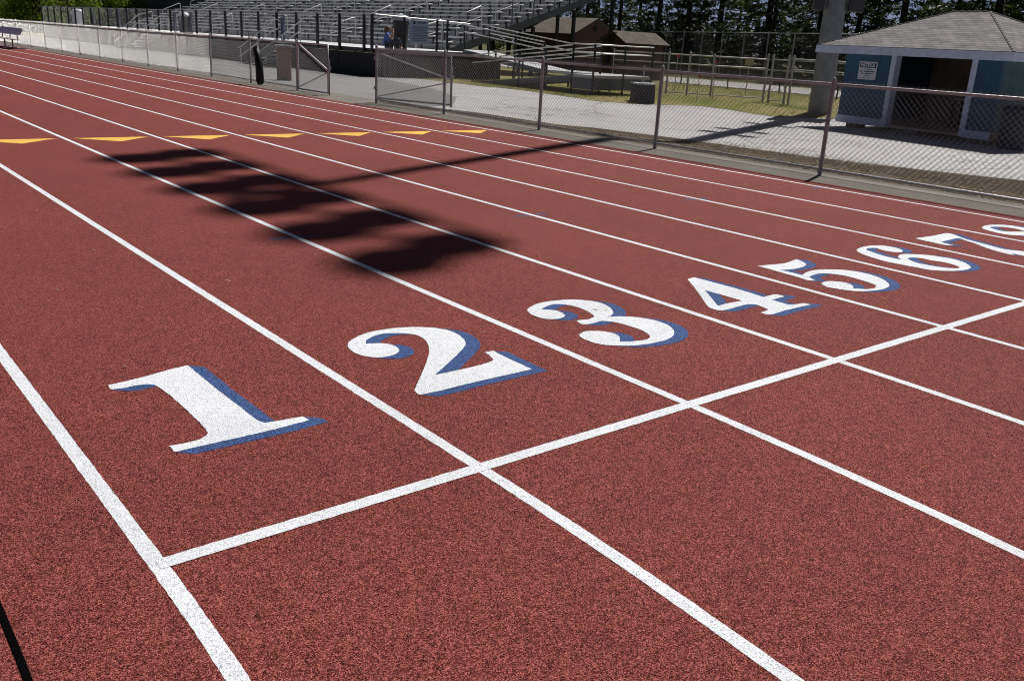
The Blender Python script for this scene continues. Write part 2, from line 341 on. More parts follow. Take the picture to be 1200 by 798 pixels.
CAM = Vector((-.7271, -2.4959, 1.5596)); yaw, pit, rol = .692586, -.316955, .055167
f = Vector((math.sin(yaw)*math.cos(pit), math.cos(yaw)*math.cos(pit), math.sin(pit)))
r0 = Vector((math.cos(yaw), -math.sin(yaw), 0)); u0 = r0.cross(f)
rr = r0*math.cos(rol)+u0*math.sin(rol); uu = -r0*math.sin(rol)+u0*math.cos(rol)
cd = bpy.data.cameras.new('camera'); cd.sensor_width = 36; cd.lens = 1063.571/1200*36; cd.clip_start = .05; cd.clip_end = 3000
co = bpy.data.objects.new('camera', cd); COL.objects.link(co)
mw = Matrix((rr, uu, -f)).transposed().to_4x4(); mw.translation = CAM
co.matrix_world = mw; sc.camera = co
vs_ = sc.view_settings; vs_.view_transform = 'Standard'; vs_.look = 'None'; vs_.exposure = EXPOSURE; vs_.gamma = 1
sc.render.resolution_x = 1024; sc.render.resolution_y = 680
sc.cycles.filter_width = 1.0; sc.cycles.max_bounces = 6; sc.cycles.transparent_max_bounces = 8
VR = Vector((math.cos(yaw), -math.sin(yaw), 0))     # horizontal right of the view
VF = Vector((math.sin(yaw), math.cos(yaw), 0))

# ------------------------------------------------------------------ ground and track
W = 1.22; CURVE = 17.71; ZP = -.34
def gz(x, y=0.0):                     # height of the land
    t = min(1, max(0, (y-14.5)/7)); b = ZP+.26*t*t*(3-2*t)
    if x < 11.15: return 0.0
    if x > 14.8: return b
    return b*(x-11.15)/3.65
XS = (11.15, 12, 13, 14, 14.8); YS = [14.5+.35*i for i in range(21)]
def sheet(name, poly, dz, mat, parent=None, kind='structure'):
    """sheet that follows the land: outline poly in plan, cut where the land bends"""
    bm = bmesh.new(); vs = [bm.verts.new((x, y, 0)) for x, y in poly]; bm.faces.new(vs)
    if max(x for x, y in poly) > 11.15:
        for x in XS: bmesh.ops.bisect_plane(bm, geom=bm.verts[:]+bm.edges[:]+bm.faces[:], plane_co=(x, 0, 0), plane_no=(1, 0, 0))
        for y in YS: bmesh.ops.bisect_plane(bm, geom=bm.verts[:]+bm.edges[:]+bm.faces[:], plane_co=(0, y, 0), plane_no=(0, 1, 0))
    bmesh.ops.triangulate(bm, faces=bm.faces[:])
    for v in bm.verts: v.co.z = gz(v.co.x, v.co.y)+dz
    me = bpy.data.meshes.new(name); bm.to_mesh(me); bm.free(); me.materials.append(mat)
    for p in me.polygons:
        if p.normal.z < 0: p.flip()
    o = bpy.data.objects.new(name, me); COL.objects.link(o)
    if parent: o.parent = parent
    else: o['kind'] = kind
    return o
sheet('ground', [(-1500, -1500), (1500, -1500), (1500, 1500), (-1500, 1500)], -.05, M['ground'])
track = sheet('running_track', [(-8, -40), (10.12, -40), (10.12, 165), (-8, 165)], 0.0, M['track'])
sheet('asphalt_verge', [(10.12, -40), (11.5, -40), (11.5, 165), (10.12, 165)], -.006, M['asphalt'])
edge_d = [(17.6, -40), (17.3, 2), (17.0, 4.6), (16.45, 6), (16.0, 7.6), (15.75, 9.5), (15.65, 11.7), (15.3, 14.0), (14.6, 15.3), (13.5, 16.5), (12.2, 17.0), (11.5, 17.2)]
sheet('dirt_verge', [(11.5, -40)]+edge_d, -.002, M['dirt'])
edge_l = [(20.8, 30.9), (20.7, 27.5), (20.65, 25.8), (21.0, 25.0), (20.95, 23.5), (20.55, 21.2), (20.65, 19.7), (21.6, 19.0), (23.05, 18.75), (24.4, 18.5), (24.95, 17.75), (25.05, 16.7), (25.25, 15.95), (26.37, 15.66), (27.2, 15.35), (28.5, 14.9), (34, 12.5)]
sheet('plaza', edge_d[::-1]+[(47, -40), (47, 9)]+edge_l[::-1]+[(18.9, 30.9), (18.9, 165), (11.5, 165)], -.008, M['plaza'])
sheet('asphalt_apron', [(11.5, 17.6), (12.6, 17.3), (13.9, 18.2), (15.6, 20.4), (17.2, 24.0), (18.85, 30.8), (18.85, 165), (11.5, 165)], -.003, M['apron'])
lw = edge_l+[(47, 9), (47, -40), (47.1, 165), (18.95, 165), (18.95, 30.9)]
sheet('lawn', lw, .004, M['lawn'])
sheet('footpath', [(37.0, 5), (45.0, 5), (46.2, 30), (46.6, 60), (38.6, 60), (38.0, 30)], .010, M['plaza'])
sheet('infield_grass', [(-60, -60), (-8, -60), (-8, 165), (-60, 165)], -.004, M['lawn'])

def arc_pt(off, s):
    """point on a lane line: off metres right of the inner line, s metres past the finish line (negative = on the bend)"""
    if s >= 0: return Vector((off, s, 0))
    a = s/CURVE
    return Vector((-CURVE+(CURVE+off)*math.cos(a), (CURVE+off)*math.sin(a), 0))
for k in range(9):
    m = MB(); ss = [165]+[150-10*i for i in range(13)]+[30-i*.5 for i in range(1, 41)]+[10-.025*i for i in range(1, 560)]+[-4-.4*i for i in range(1, 36)]; jit = {}
    for a_, b_ in zip(ss[:-1], ss[1:]):
        for s_ in (a_, b_):
            if s_ not in jit: jit[s_] = (rnd.gauss(0, .0008), rnd.gauss(0, .0008))
        q = [arc_pt(k*W+d+jit[s_][d > 0], s_) for s_ in (a_, b_) for d in (-.0265, .0265)]
        for v in q: v.z = .0012
        m.add([q[0], q[1], q[3], q[2]], [(3, 2, 1, 0)] if True else [])
    m.build('lane_line', M['white_paint'], track)
m = MB(); fl = [(i*.025, -.029+rnd.gauss(0, .0008), .031+rnd.gauss(0, .0008)) for i in range(392)]
for (xa, a0, a1), (xb, b0, b1) in zip(fl[:-1], fl[1:]): m.add([(xa, a0, .0022), (xb, b0, .0022), (xb, b1, .0022), (xa, a1, .0022)], [(0, 1, 2, 3)])
m.build('finish_line', M['white_paint'], track)
# narrow dark joint along the infield side
m = MB()
for a_, b_ in zip([3+i*-.25 for i in range(40)], [3+(i+1)*-.25 for i in range(40)]):
    q = [arc_pt(-.425+d, s) for s in (a_, b_) for d in (-.009, .009)]
    for v in q: v.z = .004
    m.add([q[0], q[1], q[3], q[2]], [(3, 2, 1, 0)])
tag(m.build('drain_slot', M['slot']), kind='structure')

# painted numerals with a blue drop shadow
def parse(s):
    pts, cor = [], []
    for t in s.split():
        cor.append(t.endswith('c')); x, y = t.rstrip('c').split(','); pts.append(Vector((float(x), float(y))))
    return pts, cor
def smooth(pts, cor, n=4):
    o = []; L = len(pts)
    for i in range(L):
        p1, p2 = pts[i], pts[(i+1) % L]
        p0 = pts[i-1] if not cor[i] else p1-(p2-p1)*.5
        p3 = pts[(i+2) % L] if not cor[(i+1) % L] else p2+(p2-p1)*.5
        for k in range(n):
            t = k/n; o.append(.5*(2*p1+(p2-p0)*t+(2*p0-5*p1+4*p2-p3)*t*t+(3*p1-p0-3*p2+p3)*t**3))
    return o
def inside(pt, loops):
    c = False; x, y = pt
    for L in loops:
        j = len(L)-1
        for i in range(len(L)):
            if (L[i][1] > y) != (L[j][1] > y) and x < (L[j][0]-L[i][0])*(y-L[i][1])/(L[j][1]-L[i][1])+L[i][0]: c = not c
            j = i
    return c
def fill(loops, test, z):
    vs, es = [], []
    for L in loops:
        b = len(vs); vs += [Vector(p) for p in L]; es += [(b+i, b+(i+1) % len(L)) for i in range(len(L))]
    V, E, F, *_ = delaunay_2d_cdt(vs, es, [], 0, 1e-6)
    m = MB(); keep = []
    for f in F:
        c = sum((V[i] for i in f), Vector((0, 0)))/len(f)
        if test(c):
            ar = sum(V[f[i]].x*V[f[(i+1) % len(f)]].y-V[f[(i+1) % len(f)]].x*V[f[i]].y for i in range(len(f)))
            keep.append(tuple(f) if ar > 0 else tuple(reversed(f)))
    m.add([(v.x, v.y, z) for v in V], keep); return m
OFF = Vector((.058, -.056))
for key, ss in DIGITS.items():
    loops = [smooth(*parse(s)) for s in ss]
    def rough(L, d):
        o = []
        for p_, q_ in zip(L, L[1:]+L[:1]):
            n = max(1, int((q_-p_).length/d)); nn = Vector((-(q_-p_).y, (q_-p_).x)).normalized()
            for i in range(n): o.append(p_.lerp(q_, i/n)+nn*rnd.gauss(0, .0011))
        return o
    rl = [rough(L, .011) for L in loops]
    wm = fill(rl, lambda c: inside(c, rl), .0022)
    num = wm.build('numeral', M['white_paint'], track); num['label'] = 'white serif numeral %s with a blue drop shadow' % key
    sw = list(loops)
    for i in range(1, 13): sw.append([p+OFF*(i/12) for p in loops[0]])
    for L in loops[1:]: sw.append([p+OFF for p in L])
    bmx = fill(sw, lambda c: any(inside(c-OFF*(t/20), loops) for t in range(21)), .0012)
    bmx.build('drop_shadow', M['blue_paint'], num)
for k in range(8):                     # yellow exchange marks, one in each lane
    m = MB(); x = k*W
    tr_ = [Vector((x+.10, 11.07)), Vector((x+.60, 10.58)), Vector((x+1.12, 11.07))]; oo = []
    for p_, q_ in zip(tr_, tr_[1:]+tr_[:1]):
        for i in range(24): v_ = p_.lerp(q_, i/24); oo.append((v_.x+rnd.gauss(0, .004), v_.y+rnd.gauss(0, .004), .0012))
    m.poly(oo); m.build('exchange_mark', M['yellow_paint'], track)
for x in (2.42, 4.87, 7.28, 9.66):
    m = MB(); m.add([(x-.20, 4.05, .0006), (x+.20, 4.05, .0006), (x+.20, 4.09, .0006), (x-.20, 4.09, .0006)], [(0, 1, 2, 3)]); m.build('hurdle_tick', M['blue_paint'], track)
for x in (2.47, 4.90):
    m = MB(); m.add([(x-.15, 14.47, .0006), (x+.15, 14.47, .0006), (x+.15, 14.49, .0006), (x-.15, 14.49, .0006)], [(0, 1, 2, 3)]); m.build('hurdle_tick', M['yellow_paint'], track)
# loose bits
def flakes(name, mat, n, region, smin, smax, zf):
    m = MB()
    for _ in range(n):
        x, y = region(); s = rnd.uniform(smin, smax); a = rnd.uniform(0, 6.28); z = zf(x, y)+.003+s*.12
        c, q = math.cos(a)*s, math.sin(a)*s; h = s*rnd.uniform(-.3, .3)
        m.add([(x-c, y-q, z-h), (x+q*.4, y-c*.4, z+.002), (x+c, y+q, z+h), (x-q*.4, y+c*.4, z+.004)], [(0, 1, 2, 3)])
    return tag(m.build(name, mat), kind='stuff')
o = flakes('leaf_litter', M['dry_flake'], 150, lambda: (rnd.uniform(.2, 10), 1+13*rnd.random()**.8), .006, .022, gz)
tag(o, 'scattered dry leaf bits lying on the red track', 'litter')
o = flakes('leaf_litter', M['dry_flake'], 260, lambda: (rnd.uniform(15.5, 24), rnd.uniform(3, 20)), .012, .035, lambda x, y: gz(x, y)-.004)
tag(o, 'dry leaf bits blown over the pale plaza', 'litter')
def dreg():
    y = rnd.uniform(-2, 17.5); xm = 16.2 if y < 11 else 15.7-(y-11)*.62
    return rnd.uniform(11.15, max(11.6, xm+.1)), y
o = flakes('mulch', M['mulch'], 12000, dreg, .015, .06, gz)
tag(o, 'brown wood chips and dry scraps along the fence foot', 'mulch')
# grass blades on the lawn
def gin():
    while True:
        x, y = rnd.uniform(20, 38), rnd.uniform(13, 31)
        if inside((x, y), [lw]): return x, y
m = MB()
for _ in range(14000):
    x, y = gin(); h = rnd.uniform(.025, .085); a = rnd.uniform(0, 6.28); l = rnd.uniform(-.04, .04)
    c, s = math.cos(a)*.012, math.sin(a)*.012
    z = gz(x, y); m.add([(x-c, y-s, z), (x+c, y+s, z), (x+l, y+rnd.uniform(-.04, .04), z+h)], [(0, 1, 2)])
tag(m.build('grass', M['grassblade']), 'short patchy grass growing beside the pale plaza', 'grass', None, 'stuff')

# ------------------------------------------------------------------ chain-link fences
def mesh_wires(p, q, z0, z1, pitch, r, over=.055, n=5, dz=(0, 0)):
    """two families of diagonal wires between plan points p and q"""
    m = MB(); p = Vector((p[0], p[1])); q = Vector((q[0], q[1])); L = (q-p).length; d = (q-p)/L; nn = Vector((-d.y, d.x))
    h = z1-z0+over; k = int(L/pitch)+2; slope = 1.0
    for fam in (1, -1):
        i = -int(h/pitch)-1
        while i*pitch < L+h:
            s0, s1 = (i*pitch, i*pitch+h*slope) if fam == 1 else (i*pitch+h*slope, i*pitch)
            t0, t1 = 0.0, 1.0; ds = s1-s0
            for lim, sg in ((0, 1), (L, -1)):
                va, vb = (s0-lim)*sg, (s1-lim)*sg
                if va < 0 and vb < 0: t0, t1 = 1, 0
                elif va < 0: t0 = max(t0, va/(va-vb))
                elif vb < 0: t1 = min(t1, va/(va-vb))
            if t1-t0 > .02:
                pts = []
                for t in (t0, t1):
                    s_ = s0+ds*t; xy = p+d*s_+nn*(r*fam*1.02)
                    pts.append(Vector((xy.x, xy.y, z0+h*t+dz[0]+(dz[1]-dz[0])*s_/L)))
                m.bar(pts[0], pts[1], r, n, None, False, True)
            i += 1
    return m
def linkfence(name, label, pts, posts, zb, zt, pitch, r, mats, pr=.030, rr_=.021, group=None, bottom=True, mid=None, base=None, ties=False):
    """pts: plan polyline, posts: distances handled as points"""
    base = zb if base is None else base
    t = T(name, label, 'fence', (pts[0][0], pts[0][1], base), group)
    for x, y in posts:
        mb = MB(); mb.bar((x, y, base-.05), (x, y, zt+.045), pr, 10); mb.lathe([(pr*1.15, 0), (pr*1.15, .02), (pr*.6, .05), (.004, .06)], (x, y, zt+.035), 10)
        t.part(mb, 'post', mats[1])
        if ties:
            for zz in (.32, .55, .78, 1.0):
                mb = MB(); mb.lathe([(pr*1.08, -.009), (pr*1.16, 0), (pr*1.08, .009)], (x, y, zz+rnd.uniform(-.03, .03)), 10); t.part(mb, 'tie_band', mats[0])
    for a_, b_ in zip(pts[:-1], pts[1:]):
        d = (Vector(b_)-Vector(a_)).normalized(); nn = Vector((-d.y, d.x))*(pr*.0)
        mb = MB(); mb.bar((a_[0], a_[1], zt), (b_[0], b_[1], zt), rr_, 10); t.part(mb, 'top_rail', mats[0])
        if bottom:
            mb = MB(); mb.bar((a_[0], a_[1], zb+.085), (b_[0], b_[1], zb+.085), rr_*.9, 10); t.part(mb, 'bottom_rail', mats[0])
        if mid:
            mb = MB(); mb.bar((a_[0], a_[1], mid), (b_[0], b_[1], mid), rr_*.9, 8); t.part(mb, 'middle_rail', mats[0])
        off = Vector((-d.y, d.x))*(rr_+.008)
        if off.x > 0: off = -off
        mb = mesh_wires((a_[0]+off.x, a_[1]+off.y), (b_[0]+off.x, b_[1]+off.y), zb+.02, zt, pitch, r)
        t.part(mb, 'wire_mesh', mats[2] if not isinstance(mats[2], list) else mats[2][min(len(mats[2])-1, pts.index(a_))])
    return t
FX = 10.85
g3 = (M['galv'], M['post'], M['wire'])
ys = [17.05, 14.2, 11.0, 8.0, 4.84, 1.75, -1.3, -4.4, -7.5]
linkfence('chain_link_fence', 'low chain link fence beside the track, from the open gateway to past the blue booth', [(FX, 17.05), (FX, -7.5)], [(FX, y) for y in ys], 0, 1.24, .080, .0029, g3, ties=True)
ys = [21.24+3.07*i for i in range(22)]
linkfence('chain_link_fence', 'long low chain link fence with bright mesh beside the track in front of the bleachers', [(FX, 21.24), (FX, 27.38), (FX, ys[-1])], [(FX, y) for y in ys], 0, 1.24, .080, .0024, (M['galv'], M['post'], [M['wire'], M['wire_glint']]))
def gate(name, label, a_, b_, zb, zt, braces, latch):
    t = T(name, label, 'gate', (a_[0], a_[1], zb)); a_ = Vector(a_); b_ = Vector(b_); d = (b_-a_).normalized()
    P = lambda s, z: (a_.x+d.x*s, a_.y+d.y*s, z); L = (b_-a_).length
    mb = MB(); mb.tube([P(0, zb), P(0, zt), P(L, zt), P(L, zb), P(0, zb)], .024, 10); t.part(mb, 'gate_frame', M['galv'])
    for (s0, z0, s1, z1, r) in braces:
        mb = MB(); mb.bar(P(s0, z0), P(s1, z1), r, 10); t.part(mb, 'brace', M['rail'] if r > .02 else M['post'])
    nrm = Vector((-d.y, d.x))*.03
    if nrm.x > 0: nrm = -nrm
    mb = mesh_wires((a_.x+nrm.x, a_.y+nrm.y), (b_.x+nrm.x, b_.y+nrm.y), zb+.02, zt-.02, .080, .0025, .0); t.part(mb, 'wire_mesh', M['wire'])
    mb = MB(); mb.bar(P(latch, zb-.06), P(latch, zb+.85), .02, 8); mb.box(P(latch, zb+.62), (.07, .07, .1)); t.part(mb, 'drop_rod', M['post'])
    for z in (zb+.2, zt-.2):
        mb = MB(); mb.lathe([(.04, 0), (.04, .07)], P(-.03, z), 10); t.part(mb, 'hinge', M['post'])
    return t
gate('fence_gate', 'closed narrow chain link gate leaf with a thick diagonal pipe', (FX, 21.16), (FX, 19.47), .05, 1.24, [(.04, 1.2, 1.66, .62, .030), (.04, .1, 1.66, .56, .014)], 1.76)
gate('fence_gate', 'open chain link gate leaf swung back behind the fence', (11.0, 17.3), (11.8, 15.32), .10, 1.18, [(.05, 1.15, 2.1, .66, .018), (.05, .14, 2.1, .60, .014)], 2.16)
# ------------------------------------------------------------------ bleachers
DX, DZ, Y0, Y1 = 19.0, 1.0, 31.0, 85.0        # deck front, deck height, right and left end
BX = 25.5; RISE, TREAD, ROWS = .232, .70, 18
bl = T('bleachers', 'tall grey aluminium bleachers with a raised front walkway', 'bleachers', (DX, Y0, ZP))
mb = MB(); mb.span((DX, Y0, DZ-.06), (BX+.1, Y1, DZ), .01); bl.part(mb, 'walkway', M['plank'])
mb = MB(); mb.span((DX-.05, Y0-.05, DZ-.16), (DX-.004, Y1, DZ+.02)); mb.span((DX-.05, Y0-.05, DZ-.16), (BX, Y0-.004, DZ+.02)); bl.part(mb, 'edge_beam', M['black'])
for i in range(18):
    y = Y0+.02+i*3; mb = MB(); mb.span((DX+.02, y, ZP), (DX+.05, min(y+2.97, Y1), DZ-.17)); bl.part(mb, 'skirt_panel', M['skirt'])
mb = MB(); mb.span((DX+.06, Y0+.02, ZP), (BX, Y0+.05, DZ-.17)); bl.part(mb, 'skirt_panel', M['skirt'])
aisles = [37.4, 46.2, 55.0, 63.8, 72.6, 81.0]
YE = 35.6
segs = []; y = YE
for a_ in aisles: segs.append((y, a_-.6)); y = a_+.6
segs.append((y, Y1))
rest = MB()
for k in range(ROWS):
    x = BX+TREAD*k; z = DZ+RISE*k
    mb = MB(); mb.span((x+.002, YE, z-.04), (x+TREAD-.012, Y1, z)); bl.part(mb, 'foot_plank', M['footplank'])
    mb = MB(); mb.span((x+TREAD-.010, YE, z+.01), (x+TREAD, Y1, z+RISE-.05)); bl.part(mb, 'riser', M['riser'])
    mb = MB(); brs = []
    for a_, b_ in segs:
        mb.span((x+.34, a_, z+.365), (x+.62, b_, z+.43), .010)
        n = max(1, int((b_-a_)/1.83))
        for i in range(n+1):
            yy = a_+.12+(b_-a_-.24)*i/n
            br = rest if k > 2 else MB(); brs.append(br); br.span((x+.42, yy-.03, z+.002), (x+.48, yy+.03, z+.363)); br.span((x+.40, yy-.09, z+.325), (x+.6, yy+.09, z+.363))
    s_ = bl.part(mb, 'bench_seat', M['plank'])
    if k <= 2:
        for br in brs: bl.sub(br, 'seat_bracket', M['black'], s_)
bl.part(rest, 'seat_bracket', M['black'])['kind'] = 'stuff'
for yy in (YE-.08, 40, 49, 58, 67, 76, Y1):
    mb = MB(); q = Vector((TREAD*ROWS, 0, RISE*ROWS))
    p0 = Vector((BX-.55, yy, DZ+.62-RISE)); p0 = Vector((BX-.5, yy, DZ-.36+.18))
    mb.prism([p0, p0+q*1.05, p0+q*1.05-Vector((0, 0, .34)), p0-Vector((-.2, 0, .34))], (0, .07, 0)); bl.part(mb, 'stringer', M['steelblue'])
    if yy < 84:
        for k in (4, 8, 12, 16):
            mb = MB(); mb.box((BX+TREAD*k, yy+.035, (ZP+DZ+RISE*k-.5)/2), (.16, .14, DZ+RISE*k-.5-ZP)); bl.part(mb, 'column', M['black'])
for i, ya in enumerate(aisles):        # looped handrails stepping up each aisle
    for side in (-.0,):
        for j in range(5):
            x0 = BX-.35+j*2.45; z0 = DZ+RISE*(x0-BX)/TREAD
            if j == 0: z0 = DZ
            x1 = x0+1.55; z1 = DZ+RISE*max(0, (x1-BX)/TREAD)
            mb = MB()
            mb.tube([(x0, ya, z0), (x0, ya, z0+.86), (x0+.05, ya, z0+.94), (x0+.13, ya, z0+.98), (x1-.1, ya, z1+1.02), (x1-.03, ya, z1+.99), (x1, ya, z1+.9), (x1, ya, z1)], .024, 8)
            mb.bar((x0, ya, z0+.5), (x1, ya, z1+.52), .018, 8); bl.part(mb, 'aisle_rail', M['rail'])
# end guard on the open right side of the rows
mb = MB()
for k in range(0, ROWS, 2):
    x = BX+TREAD*k; z = DZ+RISE*k; mb.bar((x, YE-.02, z-.2), (x, YE-.02, z+1.35), .026, 8)
for dz in (1.35,): mb.bar((BX, YE-.02, DZ+dz), (BX+TREAD*ROWS, YE-.02, DZ+RISE*ROWS+dz), .02, 8)
bl.part(mb, 'end_railing', M['steelblue'])
# guard fence along the walkway front
gp = [31.02, 31.65, 33.7]+[35.7+2.05*i for i in range(25)]
for yy in gp:
    mb = MB(); mb.box((DX-.09, yy, 1.60), (.095, .095, 1.46)); bl.part(mb, 'guard_post', M['black'])
st = [(41.0, 37.2), (60.8, 55.7)]       # stair openings (foot, head)
mb = MB(); mb.bar((DX-.09, Y0, 2.30), (DX-.09, Y1, 2.30), .022, 8); bl.part(mb, 'guard_rail', M['galv'])
bl.part(mesh_wires((DX-.045, Y0), (DX-.045, Y1), DZ+.04, 2.28, .11, .0014, 0), 'guard_mesh', M['wire'])
# end guard facing the ramp
for x in (20.35, 21.97, 22.5):
    mb = MB(); mb.box((x, Y0-.09, 1.57), (.07, .07, 1.42)); bl.part(mb, 'guard_post', M['black'])
mb = MB(); mb.bar((19.0, Y0-.09, 2.32), (23.66, Y0-.09, 2.20), .024, 8); bl.part(mb, 'guard_rail', M['rail'])
bl.part(mesh_wires((DX, Y0-.05), (22.5, Y0-.05), DZ+.04, 2.2, .11, .0014, 0), 'guard_mesh', M['wire'])
# slate blue boards hung on the guard
for yy in (39.5, 51.3, 53.9, 64.5, 70.5):
    tb = T('blue_board', {39.5: 'slate blue board on the walkway fence just left of the nearest stair handrails', 51.3: 'slate blue board on the walkway fence, midway between the two stairs',
        53.9: 'slate blue board on the walkway fence next to the head of the far stair', 64.5: 'slate blue board on the walkway fence beyond the far stair', 70.5: 'slate blue board on the walkway fence, farthest of the row'}[yy], 'panel', (DX+.1, yy, 1.1), 'slate blue boards along the walkway fence')
    mb = MB(); mb.span((DX+.06, yy-.21, 1.02), (DX+.10, yy+.21, 2.2), .006); tb.part(mb, 'board', M['bluepanel'])
    mb = MB(); mb.span((DX-.02, yy-.05, 2.1), (DX+.06, yy+.05, 2.14)); tb.part(mb, 'clip', M['post'])
# stairs up to the walkway
for j, (yf, yh) in enumerate(st):
    t = T('access_stair', ('near' if j == 0 else 'far')+' metal stair with sloping silver handrails up to the bleacher walkway', 'stair', (DX-1, yf, ZP), None)
    n = 7
    for i in range(n):
        f_ = (i+1)/n; yy = yf+(yh-yf)*(i+.5)/n; z = ZP+(DZ-ZP)*f_
        mb = MB(); mb.span((DX-1.35, yy-.27, z-.04), (DX-.18, yy+.27, z)); t.part(mb, 'tread', M['plank'])
    for x in (DX-1.40, DX-.16):
        mb = MB(); mb.prism([(x, yf, ZP), (x, yf, ZP+.25), (x, yh, DZ), (x, yh, DZ-.3)], (.04, 0, 0)); t.part(mb, 'side_beam', M['black'])
        mb = MB()
        for dz in (.55, .95): mb.tube([(x, yf+.3, ZP+dz), (x, yf, ZP+dz+.06), (x, yh, DZ+dz), (x, yh-.3, DZ+dz)], .022, 8)
        for f_ in (0, .5, 1): mb.bar((x, yf+(yh-yf)*f_, ZP+(DZ-ZP)*f_), (x, yf+(yh-yf)*f_, ZP+(DZ-ZP)*f_+.95), .022, 8)
        t.part(mb, 'handrail', M['rail'])

# ------------------------------------------------------------------ switchback ramp
rp = T('access_ramp', 'switchback access ramp with silver handrails beside the bleachers', 'ramp', (22.2, 21, ZP))
def leg(xa, xb, ya, za, yb, zb, n):
    mb = MB(); mb.prism([(xa, ya, za), (xb, ya, za), (xb, yb, zb), (xa, yb, zb)], (0, 0, -.10)); rp.part(mb, 'ramp_deck', M['alum'])
    for x in (xa-.02, xb+.02):
        mb = MB(); mb.prism([(x, ya, za-.02), (x, ya, za-.2), (x, yb, zb-.2), (x, yb, zb-.02)], (.03, 0, 0)); rp.part(mb, 'side_beam', M['steelblue'])
        for dz in (.74, 1.03):
            mb = MB(); mb.bar((x, ya, za+dz), (x, yb, zb+dz), .022, 8); rp.part(mb, 'handrail', M['rail'])
        for i in range(n+1):
            f_ = i/n; y = ya+(yb-ya)*f_; z = za+(zb-za)*f_
            mb = MB(); mb.box((x+.015, y, (ZP+z+1.02)/2), (.055, .055, z+1.02-ZP)); rp.part(mb, 'ramp_post', M['black'])
leg(23.75, 25.1, 31.4, 1.14, 26.0, .60, 3)
leg(22.2, 23.55, 22.6, .56, 28.6, -.06, 4)
LZ = .60
for q in ([(23.62, 21.5), (25.15, 21.5), (25.15, 25.99), (23.62, 25.99)], [(22.2, 21.5), (23.61, 21.5), (23.61, 22.59), (22.2, 22.59)]):
    mb = MB(); mb.prism([(x, y, LZ) for x, y in q], (0, 0, -.1)); rp.part(mb, 'landing', M['alum'])
pts = [(25.15, 26), (25.15, 21.5), (22.2, 21.5), (22.2, 22.6)]
for dz in (.74, 1.03):
    mb = MB(); mb.tube([(x, y, LZ+dz) for x, y in pts], .022, 8); rp.part(mb, 'handrail', M['rail'])
for x, y in pts+[(25.15, 23.6), (23.7, 21.5)]:
    mb = MB(); mb.box((x, y, (ZP+1.62)/2), (.055, .055, 1.62-ZP)); rp.part(mb, 'ramp_post', M['black'])
mb = MB(); mb.span((22.2, 21.54, .1), (22.24, 22.6, .49)); mb.span((22.2, 21.5, .1), (25.15, 21.54, .49)); rp.part(mb, 'side_beam', M['steelblue'])

# ------------------------------------------------------------------ things on the walkway
t = T('sign_board', 'pale blue rules board hung on the walkway end fence beside the tall black bin', 'sign', (21.06, Y0-.14, 1.75))
mb = MB(); mb.span((20.58, Y0-.15, 1.29), (21.50, Y0-.13, 2.20), .004); t.part(mb, 'board', M['signpale'])
mb = MB(); mb.box((20.80, Y0-.156, 2.10), (.10, .008, .11)); mb.span((20.96, Y0-.16, 2.085), (21.36, Y0-.152, 2.125)); t.part(mb, 'header', M['ink'])
for i in range(9):
    mb = MB(); L = (.74, .78, .7, .78, .62, .76, .78, .55, .72)[i]; mb.span((20.69, Y0-.158, 1.93-i*.066), (20.69+L, Y0-.152, 1.955-i*.066)); t.part(mb, 'text_line', M['inkgrey'])
t = T('litter_bin', 'tall black bin with a pale domed lid on the walkway corner', 'bin', (20.72, 31.75, DZ))
mb = MB(); mb.lathe([(.27, 0), (.30, .3), (.335, 1.12), (.335, 1.16)], (20.72, 31.75, DZ), 22); t.part(mb, 'body', M['bin'])
mb = MB(); mb.lathe([(.40, 1.165), (.42, 1.20), (.36, 1.30), (.22, 1.37), (.05, 1.40)], (20.72, 31.75, DZ), 22); t.part(mb, 'lid', M['lid'])
t = T('litter_bin', 'black bin with a pale domed lid standing at the head of the far stair', 'bin', (20.6, 56.6, DZ))
mb = MB(); mb.lathe([(.30, 0), (.36, .95), (.36, 1.0)], (20.6, 56.6, DZ), 18); t.part(mb, 'body', M['bin'])
mb = MB(); mb.lathe([(.40, 1.005), (.40, 1.05), (.25, 1.2), (.05, 1.26)], (20.6, 56.6, DZ), 18); t.part(mb, 'lid', M['lid'])
t = T('litter_bin', 'pale grey round bin at the far left end of the walkway', 'bin', (20.2, 79, DZ))
mb = MB(); mb.lathe([(.42, 0), (.46, 1.0)], (20.2, 79, DZ), 18); t.part(mb, 'body', M['alum'])
mb = MB(); mb.lathe([(.50, 1.005), (.48, 1.08), (.3, 1.22), (.05, 1.26)], (20.2, 79, DZ), 18); t.part(mb, 'lid', M['lid'])

# ------------------------------------------------------------------ seated person (skin modifier body)
def skinned(name, joints, edges, mat, parent, root=0, sub=2):
    me = bpy.data.meshes.new(name); me.from_pydata([j[0] for j in joints], edges, []); o = bpy.data.objects.new(name, me); COL.objects.link(o)
    md = o.modifiers.new('skin', 'SKIN'); md.use_smooth_shade = True
    for i, j in enumerate(joints):
        r_ = j[1]; me.skin_vertices[0].data[i].radius = r_ if isinstance(r_, tuple) else (r_, r_)
    me.skin_vertices[0].data[root].use_root = True
    s_ = o.modifiers.new('sub', 'SUBSURF'); s_.levels = sub; s_.render_levels = sub
    me.materials.append(mat); o.parent = parent; return o
pr = thing('person', 'person with brown hair and blue shirt sitting on the walkway, hand at the face', 'person', (19.95, 31.6, DZ))
